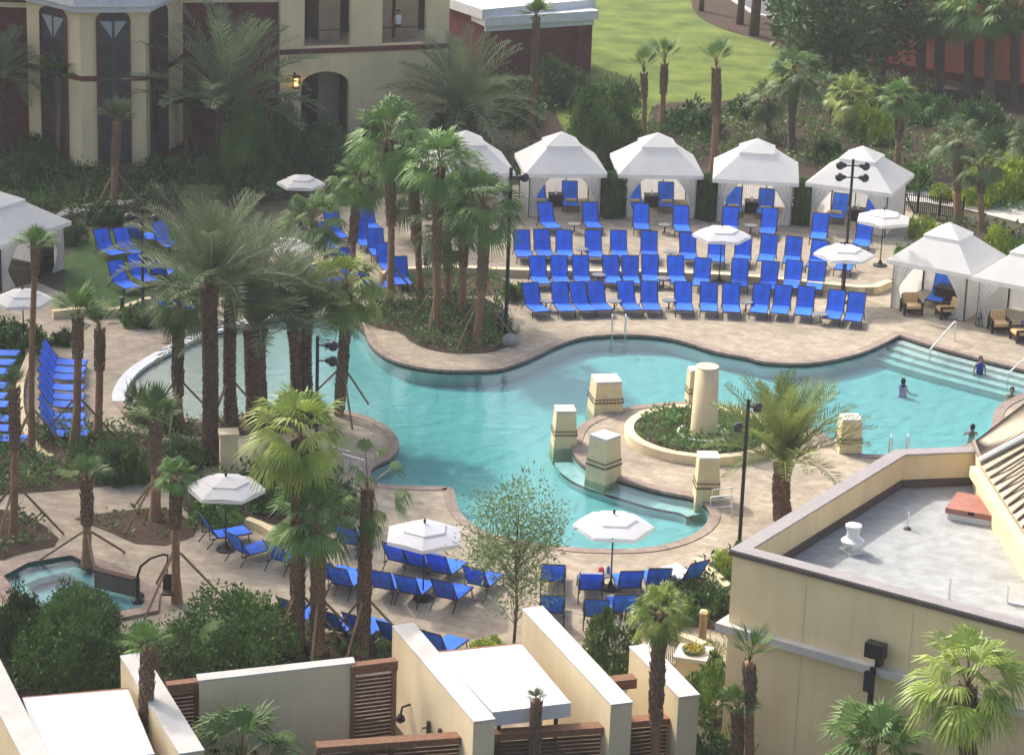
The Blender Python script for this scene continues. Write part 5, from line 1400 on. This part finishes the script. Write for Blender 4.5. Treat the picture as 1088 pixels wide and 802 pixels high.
# ------------------------------------------------------------------ shrubs, hedges, ground cover
def leafclump(mb, c, r, n, ls, rr, outward=None, narrow=.45):
    for _ in range(n):
        d = Vector((rr.gauss(0, 1), rr.gauss(0, 1), rr.gauss(0, 1))).normalized(); p = c + d * r * rr.random() ** .5
        v = (d + Vector((0, 0, .35)) + Vector((rr.gauss(0, .5), rr.gauss(0, .5), rr.gauss(0, .4)))).normalized(); sd = v.cross(Vector((rr.gauss(0, 1), rr.gauss(0, 1), rr.gauss(0, 1)))).normalized()
        l = ls * rr.uniform(.6, 1.3); mb.add([p, p + v * l * .5 + sd * l * narrow * .5, p + v * l, p + v * l * .5 - sd * l * narrow * .5], [(0, 1, 2, 3)])
def shrub_mesh(seed, nleaf, ls, lumps=9, m='shrub_mid', core=.8, narrow=.55):
    """one uneven dome of leaves: many small shoots over a dark inner mass"""
    rr = random.Random(seed); mb = MB(); L_ = []
    for i in range(lumps):
        d = Vector((rr.gauss(0, 1), rr.gauss(0, 1), abs(rr.gauss(0, .8)))).normalized(); q = rr.uniform(.48, .82)
        L_.append((Vector((d.x * q, d.y * q, .12 + d.z * q * .86)), rr.uniform(.16, .34)))
    per = nleaf // lumps
    for c, r in L_:
        for _ in range(per):
            d = (Vector((rr.gauss(0, 1), rr.gauss(0, 1), rr.gauss(0, 1))).normalized() + c * .5).normalized()
            p = c + d * r * rr.uniform(.35, 1.1) ** .7
            if p.z < .02: p.z = rr.uniform(.02, .2)
            v = (d * .7 + Vector((rr.gauss(0, .6), rr.gauss(0, .6), rr.gauss(.25, .6)))).normalized(); sd = v.cross(Vector((rr.gauss(0, 1), rr.gauss(0, 1), rr.gauss(0, 1)))).normalized()
            l = ls * rr.uniform(.6, 1.35); mb.add([p, p + v * l * .5 + sd * l * narrow * .5, p + v * l, p + v * l * .5 - sd * l * narrow * .5], [(0, 1, 2, 3)])
    if core:
        n_ = 10; vs = []; k = .66 * core
        mb.lathe([(k, 0), (k * 1.08, .2), (k, .42 * core + .1), (k * .72, .62 * core + .08), (k * .3, .74 * core + .08), (.01, .78 * core + .08)], n_)
    return mesh_of(mb, 'foliage', m)
def hedge_mesh(seed):
    rr = random.Random(seed); mb = MB(); mb.box(-.93, .93, -.93, .93, 0, .94)
    for _ in range(5200):
        p = [rr.uniform(-1, 1), rr.uniform(-1, 1), rr.uniform(0, 1)]; k = rr.randrange(5); d = Vector((0, 0, 1))
        if k < 2: p[0] = (-1, 1)[k] * rr.uniform(.92, 1.02); d = Vector(((-1, 1)[k], 0, .2))
        elif k < 4: p[1] = (-1, 1)[k - 2] * rr.uniform(.92, 1.02); d = Vector((0, (-1, 1)[k - 2], .2))
        else: p[2] = rr.uniform(.94, 1.03)
        p = Vector(p); v = (d + Vector((rr.gauss(0, .5), rr.gauss(0, .5), rr.gauss(0, .5)))).normalized(); sd = v.cross(Vector((rr.gauss(0, 1), rr.gauss(0, 1), rr.gauss(0, 1)))).normalized(); l = .12 * rr.uniform(.6, 1.3)
        mb.add([p, p + v * l * .5 + sd * l * .3, p + v * l, p + v * l * .5 - sd * l * .3], [(0, 1, 2, 3)])
    return mesh_of(mb, 'foliage', 'shrub_dark')
SH = {'dark_big': shrub_mesh(201, 13000, .062, 60, 'shrub_dark'), 'dark_small': shrub_mesh(202, 1500, .16, 22, 'shrub_dark', .7), 'mid_big': shrub_mesh(203, 13000, .062, 60, 'shrub_mid'), 'mid_small': shrub_mesh(204, 1200, .18, 20, 'shrub_mid', .65),
      'lime_small': shrub_mesh(205, 1300, .17, 20, 'shrub_lime', .65), 'hedge': hedge_mesh(209), 'loose': shrub_mesh(206, 3200, .11, 24, 'shrub_mid', 0), 'bloom': shrub_mesh(207, 500, .10, 15, 'bloom_white', 0), 'spiky': shrub_mesh(208, 420, .5, 5, 'fan_dull', 0, .12)}
def shrub(kind, base, rpx, hpx, label, name='shrub', z0=0, group=None):
    g = G(*base, z0); s = FPX / (g - CAM).dot(Fw); o = link(name, SH[kind], None, g, rnd.uniform(0, 6.28), (rpx / s, rpx / s, hpx / s / .92))
    return tag(o, label, 'shrub', group)
shrub('mid_big', (84, 722), 66, 86, 'large round dark bush left of the tufted palm', 'round_bush')
shrub('dark_big', (84, 672), 48, 50, 'round dark bush overlapping the hot tub edge', 'round_bush')
shrub('mid_big', (246, 704), 76, 72, 'largest round green bush above the wide cream wall', 'round_bush')
shrub('dark_big', (22, 700), 34, 75, 'dark narrow bush at the lower left edge', 'round_bush')
shrub('dark_big', (60, 176), 42, 42, 'dome shaped dark bush under the left bay window', 'round_bush')
shrub('loose', (650, 712), 36, 66, 'loose green flowering shrub between the white walls', 'shrub'); 
o = shrub('bloom', (654, 712), 36, 66, 'white blooms on the loose shrub', 'blossoms'); o.parent = bpy.data.objects['shrub']; o.matrix_parent_inverse = o.parent.matrix_basis.inverted()
for k in ('label', 'category'): del o[k]
shrub('mid_big', (640, 170), 46, 76, 'tall round green shrub right of the low red building')
shrub('dark_big', (590, 110), 40, 44, 'dark shrub under the low red building corner')
for (x, y, r_, h_, k, lab) in ((75, 258, 20, 26, 'dark_small', 'dark shrub right of the left cabana roof'), (110, 238, 24, 24, 'dark_small', 'dark shrub behind the small lawn loungers'), (175, 190, 26, 26, 'mid_small', 'low green shrub at the right foot of the bay tower'), (20, 200, 34, 34, 'dark_big', 'dark shrub behind the left cabana'), (215, 205, 28, 34, 'dark_big', 'dark shrub at the foot of the large date palm'), (262, 195, 34, 84, 'mid_big', 'tall green shrub before the brick wing'), (400, 176, 26, 46, 'mid_big', 'tall green shrub right of the arched doorway'), (480, 150, 30, 44, 'dark_big', 'dark shrub under the shaggy date palm'), (520, 118, 26, 34, 'mid_big', 'green shrub before the low red wall')):
    shrub(k, (x, y), r_, h_, lab)
shrub('dark_small', (668, 110), 16, 26, 'dark shrub at the foot of the leftmost lawn palms')
shrub('dark_small', (740, 140), 34, 34, 'bronze dark shrub on the mulch between lawn palms')
shrub('dark_small', (790, 122), 26, 20, 'low dark shrub right of the tallest lawn palm')
shrub('mid_small', (646, 170), 14, 14, 'small bright shrub above the gap between first cabanas')
for (x, y, r_, h_, k, lab) in ((1066, 210, 44, 40, 'lime_small', 'lime green shrub at the right edge above the path'), (1000, 212, 16, 14, 'lime_small', 'small lime shrub left of the grey green palms'), (1034, 216, 26, 30, 'lime_small', 'lime shrub behind the grey green palm pair'), (1086, 188, 30, 30, 'lime_small', 'lime shrub behind the others at the right edge'),
        (1060, 268, 16, 26, 'lime_small', 'lime shrub just right of the corner cabana roof'), (982, 262, 24, 28, 'lime_small', 'lime green shrub left of the corner cabana roof'), (964, 280, 16, 20, 'mid_small', 'green shrub beside the black umbrella base'), (1082, 275, 16, 26, 'mid_small', 'green shrub above the right edge cabana'),
        (1070, 168, 30, 40, 'dark_small', 'dark shrub below the orange wall at right'), (1040, 140, 26, 40, 'dark_small', 'dark shrub at the foot of the orange building'), (990, 130, 24, 30, 'mid_small', 'green shrub below the leftmost orange wall palm'), (930, 150, 24, 32, 'lime_small', 'yellow green shrub above the fourth cabana'),
        (880, 170, 20, 24, 'mid_small', 'low shrub behind the gap of the last two cabanas'), (968, 200, 24, 26, 'mid_small', 'green shrub beyond the picket fence'), (900, 190, 24, 28, 'dark_small', 'dark shrub behind the fourth back cabana')):
    shrub(k, (x, y), r_, h_, lab)
for (x, y, r_, h_, k, lab) in ((650, 230, 11, 40, 'hedge', 'dark clipped hedge in the first gap between back cabanas'), (752, 233, 10, 40, 'hedge', 'dark clipped hedge in the second gap between back cabanas'), (853, 238, 9, 40, 'hedge', 'dark clipped hedge in the third gap between back cabanas'), (1041, 346, 6, 24, 'dark_small', 'dark shrub squeezed between the two right cabanas')):
    shrub(k, (x, y), r_, h_, lab, 'hedge', TZ if y < 300 else 0)
for (x, y, r_, h_, k, lab) in ((30, 372, 26, 30, 'dark_small', 'dark shrub under the left umbrella'), (8, 366, 22, 30, 'dark_small', 'dark shrub at the left edge by the umbrella'), (68, 366, 14, 18, 'dark_small', 'small dark shrub above the curved lounger column'), (150, 345, 22, 22, 'mid_small', 'low shrub round the left lamp post foot'), (172, 340, 16, 18, 'dark_small', 'low shrub right of the left lamp post'),
        (150, 448, 20, 36, 'spiky', 'grey green spiky shrub at the rim of the wading pool'), (175, 458, 16, 24, 'dark_small', 'dark shrub under the first wading bed palm'), (118, 512, 22, 40, 'dark_small', 'dark shrub left of the shaggy collared palm'), (140, 512, 22, 42, 'mid_small', 'broad green shrub left of the shaggy collared palm'), (193, 500, 26, 34, 'dark_small', 'dark shrub right of the shaggy collared palm'), (280, 540, 24, 34, 'dark_small', 'dark shrub right of the left umbrella'), (230, 556, 30, 30, 'mid_small', 'green shrub under the left umbrella'), (268, 525, 22, 26, 'dark_small', 'dark shrub behind the left umbrella'),
        (720, 656, 26, 30, 'mid_small', 'glossy green shrub left of the right wall'), (755, 650, 24, 34, 'dark_small', 'darker glossy shrub against the right wall'), (768, 612, 14, 26, 'lime_small', 'bright green shrub at the right wall corner'), (690, 655, 20, 22, 'mid_small', 'green shrub behind the trimmed fan palm'), (790, 590, 14, 18, 'mid_small', 'shrub at the black spotlight post foot'),
        (760, 760, 34, 70, 'loose', 'tall pale bamboo like shrub by the right wall'), (680, 800, 16, 26, 'mid_small', 'green shrub below the short wood fence'), (750, 820, 30, 50, 'dark_small', 'dark shrub at the bottom by the right wall'), (545, 318, 16, 20, 'mid_small', 'shrub beside the tall lamp post'), (415, 700, 14, 20, 'mid_small', 'small shrub at the base of the wood gate'),
        (520, 690, 20, 12, 'lime_small', 'low bright shrub at the far end of the awning'), (300, 172, 28, 60, 'mid_big', 'tree like shrub below the wall lantern'), (346, 186, 36, 54, 'dark_big', 'dark shrub in front of the arched doorway'), (285, 200, 34, 36, 'dark_big', 'dark shrub right of the bay tower palm'), (430, 180, 34, 40, 'dark_big', 'dark shrub in front of the balcony block right side'), (545, 130, 30, 30, 'dark_big', 'dark shrub below the low red wall left part')):
    shrub(k, (x, y), r_, h_, lab)
def cover(loop, dens, h, leaf, seed, m, name, z=.02, per=8, gap=.36, narrow=.4):
    rr = random.Random(seed); A_ = abs(area(loop)); n = int(A_ * dens); x0 = min(p[0] for p in loop); x1 = max(p[0] for p in loop); y0 = min(p[1] for p in loop); y1 = max(p[1] for p in loop); mb = MB(); k = 0; it_ = 0
    from mathutils import noise as nz
    while k < n and it_ < n * 12:
        it_ += 1; x, y = rr.uniform(x0, x1), rr.uniform(y0, y1)
        if not inside((x, y), loop): continue
        if nz.noise(Vector((x * .55, y * .55, seed))) * .5 + .5 < gap * rr.uniform(.7, 1.3): continue
        k += 1; hh = h * rr.uniform(.5, 1.2); leafclump(mb, Vector((x, y, z + hh * .55)), hh * .55, per, leaf, rr, narrow=narrow)
    if not mb.f: return
    return struct(mb.build(name, m), 'stuff')
cover(BW['island'], 12, .62, .2, 1, 'cover', 'ground_cover'); cover(BW['wading'], 7, .35, .2, 2, 'cover', 'ground_cover'); cover(BW['west'], 11, .6, .2, 3, 'cover', 'ground_cover', gap=.42)
cover(BW['triangle'], 2.2, .3, .22, 4, 'shrub_mid', 'ground_cover'); cover(BW['southwest'], 3, .4, .25, 5, 'shrub_mid', 'ground_cover'); cover(BW['middle'], 8, .6, .24, 6, 'cover', 'ground_cover', gap=.3)
cover(BW['plot'], 6, .35, .2, 7, 'cover', 'ground_cover'); cover(BW['northwest'], 7, .8, .24, 8, 'shrub_dark', 'ground_cover', gap=.3); cover(BW['terrace_side'], 5, .4, .22, 9, 'shrub_mid', 'ground_cover')
cover(BW['southeast'], 9, .5, .22, 10, 'cover', 'ground_cover', gap=.25); cover(BW['south'], 5, .35, .24, 11, 'shrub_mid', 'ground_cover'); cover(BW['east'], 4, .7, .3, 12, 'cover', 'ground_cover'); cover(BW['mound'], 4, .5, .25, 13, 'shrub_dark', 'ground_cover')
cover(PLANTER, 24, .4, .18, 14, 'cover', 'ground_cover', z=.28, gap=.28)
cover(pxloop([(740, 690), (790, 690), (800, 830), (720, 830)], 0), 9, .8, .3, 15, 'grass_pale', 'ground_cover', narrow=.15, gap=.3)
cover(pxloop([(570, 168), (640, 170), (760, 172), (900, 186), (960, 205), (1090, 230), (1120, 150), (1000, 110), (880, 100), (800, 118), (700, 125)], 0), 3.2, .7, .26, 16, 'shrub_mid', 'ground_cover', gap=.44)
cover(pxloop([(300, 150), (560, 150), (590, 118), (620, 100), (560, 90), (470, 90), (380, 150)], 0), 4, 1.0, .25, 17, 'shrub_dark', 'ground_cover', gap=.25)
cover(pxloop([(-60, 210), (560, 200), (560, 165), (-60, 170)], 0), 4, 1.1, .25, 18, 'shrub_dark', 'ground_cover', gap=.3)
cover(pxloop([(860, 66), (930, 80), (1000, 100), (900, 115), (850, 95)], 0), 3.2, .9, .28, 19, 'shrub_mid', 'ground_cover', gap=.3)

cover(pxloop([(1100, 125), (1380, 150), (1380, 330), (1240, 320), (1130, 280)], 0), 3, .9, .28, 21, 'shrub_mid', 'ground_cover', gap=.35)
cover(pxloop([(-60, 178), (-300, 190), (-300, 720), (-90, 720), (-110, 330), (-70, 290)], 0), 3, .9, .28, 22, 'shrub_dark', 'ground_cover', gap=.35)
# ------------------------------------------------------------------ trees
def tree(base, h, crown, nb_, leaf, nl, label, m, tr=.2, z0=0, seed=0, name='tree', trunk_m='trunk_grey', low=.35, narrow=.5):
    """crown: (radius, height of its centre, half height)"""
    g = G(*base, z0); rr = random.Random(seed); t = thing(name, label, 'tree', g); cr, cz, ch = crown; limbs = MB(); fo = MB()
    limbs.tube([(0, 0, -.05), (.05, 0, h * .3), (-.04, .03, h * .6), (0, 0, h)], [tr * 1.2, tr, tr * .8, tr * .35], 8); lm = MB()
    for i in range(nb_):
        d = Vector((rr.gauss(0, 1), rr.gauss(0, 1), rr.gauss(0, 1))).normalized(); q = rr.random() ** .4 * .85
        c = Vector((d.x * cr * q, d.y * cr * q, cz + d.z * ch * q)); zs = min(h * .95, max(h * low, c.z - cr * .6)); s = Vector((0, 0, zs))
        lm.tube([s, s.lerp(c, .55) + Vector((0, 0, -.1)), c], [tr * .32, tr * .2, tr * .06], 5)
        rad = cr * rr.uniform(.22, .38); leafclump(fo, c, rad, nl, leaf, rr, narrow=narrow)
    limbs.build('trunk', trunk_m, t, True); lm.build('limbs', trunk_m, t); fo.build('crown', m, t)
    return t
tree((546, 684), 4.6, (2.0, 3.45, 2.4), 80, .15, 85, 'slender feathery pale green tree at the south edge of the pool', 'tree_pale', .045, seed=5, name='feathery_tree', low=.15, narrow=.3)
tree((884, 102), 5.5, (4.4, 4.6, 3.8), 46, .42, 130, 'large dense dark tree left of the orange building', 'shrub_dark', .25, seed=6)
tree((935, 92), 5.0, (2.6, 4.4, 3.0), 26, .42, 110, 'dark tree in front of the orange building corner', 'shrub_dark', .22, seed=7)
tree((848, 60), 5.5, (2.6, 4.6, 2.8), 26, .42, 100, 'dark tree above the lawn edge fan palm', 'shrub_dark', .25, seed=8)
for i, (x, y, lab, r_) in enumerate(((801, 38, 'bare lower trunk of a tall tree by the road, rightmost of three', .3), (786, 26, 'bare trunk of a tall tree beside the mulch bed, middle of three', .22), (745, 12, 'thin tree trunk at the lawn corner by the mulch bed', .16), (826, 38, 'tree trunk by the road above the fan palm', .3))):
    tree((x, y), 11, (3.4, 12.5, 3), 16, .45, 70, lab, 'shrub_dark', r_, seed=20 + i, low=.75)

# ------------------------------------------------------------------ people
def skin_body(name, joints, edges, m, parent):
    me = bpy.data.meshes.new(name); me.from_pydata([j[0] for j in joints], edges, []); me.materials.append(M(m))
    o = link(name, me, parent); o.modifiers.new('skin', 'SKIN'); 
    for i, j in enumerate(joints): me.skin_vertices[0].data[i].radius = j[1]
    me.skin_vertices[0].data[0].use_root = True
    sb = o.modifiers.new('sub', 'SUBSURF'); sb.levels = sb.render_levels = 2
    return o
def person(loc, face, label, arms='down', suit='swim_blue', shirt=None, hscale=1.0, lean=0):
    t = thing('person', label, 'person', loc, rz_of(face)); t.scale = (hscale,) * 3
    J = [((0, 0, .95), (.15, .11)), ((0, 0, 1.12), (.135, .10)), ((0, 0, 1.32), (.17, .115)), ((0, .01, 1.44), (.10, .08)), ((0, 0, 1.50), (.055, .055)), ((0, -.015, 1.58), (.072, .085)), ((0, -.015, 1.66), (.078, .098)), ((0, -.005, 1.73), (.055, .07))]
    E = [(i, i + 1) for i in range(7)]
    def chain(start, pts):
        p = start
        for c_, r_ in pts: J.append((c_, (r_, r_))); E.append((p, len(J) - 1)); p = len(J) - 1
    for s in (-1, 1):
        chain(0, [((s * .10, 0, .88), .095), ((s * .11, -.02, .5), .06), ((s * .11, 0, .12), .042), ((s * .11, -.1, .05), .035), ((s * .11, -.2, .03), .022)])
        if arms == 'down': pts = [((s * .19, 0, 1.40), .055), ((s * .26, .02, 1.14), .042), ((s * .27, -.06, .9), .032), ((s * .27, -.08, .82), .036), ((s * .27, -.1, .75), .02)]
        elif arms == 'out': pts = [((s * .19, 0, 1.40), .055), ((s * .42, -.10, 1.22), .042), ((s * .56, -.26, 1.16), .033), ((s * .6, -.33, 1.15), .034), ((s * .62, -.41, 1.14), .018)]
        else: pts = [((s * .19, 0, 1.40), .055), ((s * .28, -.2, 1.25), .042), ((s * .12, -.40, 1.18), .032), ((s * .08, -.46, 1.18), .034), ((s * .06, -.52, 1.18), .018)]
        chain(2, pts)
    skin_body('body', J, E, 'skin', t)
    h_ = MB().lathe([(.001, .115), (.06, .105), (.095, .06), (.102, 0), (.098, -.06), (.085, -.11)], 16, (0, .022, 1.665), False).build('hair', 'hair', t, True)
    n_ = MB(); n_.add([(0, -.115, 1.65), (-.016, -.095, 1.605), (.016, -.095, 1.605), (0, -.135, 1.612)], [(0, 1, 3), (0, 3, 2), (1, 2, 3)]); n_.build('nose', 'skin', t)
    e_ = MB(); 
    for s in (-1, 1): e_.lathe([(.001, -.008), (.011, 0), (.001, .008)], 8, (s * .033, -.100, 1.655))
    e_.build('eyes', 'hair', t)
    MB().lathe([(.155, .80), (.165, .9), (.155, 1.0)], 16, (0, 0, 0), False).build('swim_shorts', suit, t, True)
    if shirt: MB().lathe([(.162, .98), (.155, 1.12), (.185, 1.32), (.15, 1.43), (.09, 1.47)], 16, (0, 0, 0), False).build('swim_top', shirt, t, True)
    return t
def in_water(px, head_above, face, label, **k):
    g = G(*px, WL); hs = k.get('hscale', 1); g.z = WL + head_above - 1.77 * hs; return person(g, face, label, **k)
in_water((960, 407), .22, Vector((.8, .3, 0)), 'swimmer with dark hair and blue suit in the middle of the pool', shirt='swim_blue', arms='out')
in_water((1041, 393), .62, Vector((0, -1, 0)), 'person in a blue top standing on the pool steps', shirt='swim_blue', hscale=.9)
in_water((1033, 457), .27, Vector((-.1, 1, 0)), 'bare backed dark haired swimmer seen from behind by the right roof', arms='fold')
in_water((1075, 418), .28, Vector((-.3, -1, 0)), 'swimmer at the right edge beside the round deck', arms='fold')
gb = G(419, 150); pz = bpy.data.objects
A, B = G(297, 160), G(474, 151); Lb = (B - A); u_ = (419 - 297) / 177
pp = A + Lb * u_ + Vector((0, .9, 0)); pp.z = zr + .06
person(pp, Vector((0, -1, 0)), 'person in white shirt standing on the upper balcony', shirt='shirt_white', suit='hair')
bpy.data.objects.remove(bpy.data.objects['tmp']) if 'tmp' in bpy.data.objects else None
# bake the few modifiers into plain meshes
bpy.context.view_layer.update()
dg = bpy.context.evaluated_depsgraph_get()
for o in [o for o in COL.objects if o.type == 'MESH' and len(o.modifiers)]:
    me = bpy.data.meshes.new_from_object(o.evaluated_get(dg)); sm = o.name.startswith('body')
    o.modifiers.clear(); o.data = me
    if sm: me.polygons.foreach_set('use_smooth', [True] * len(me.polygons))
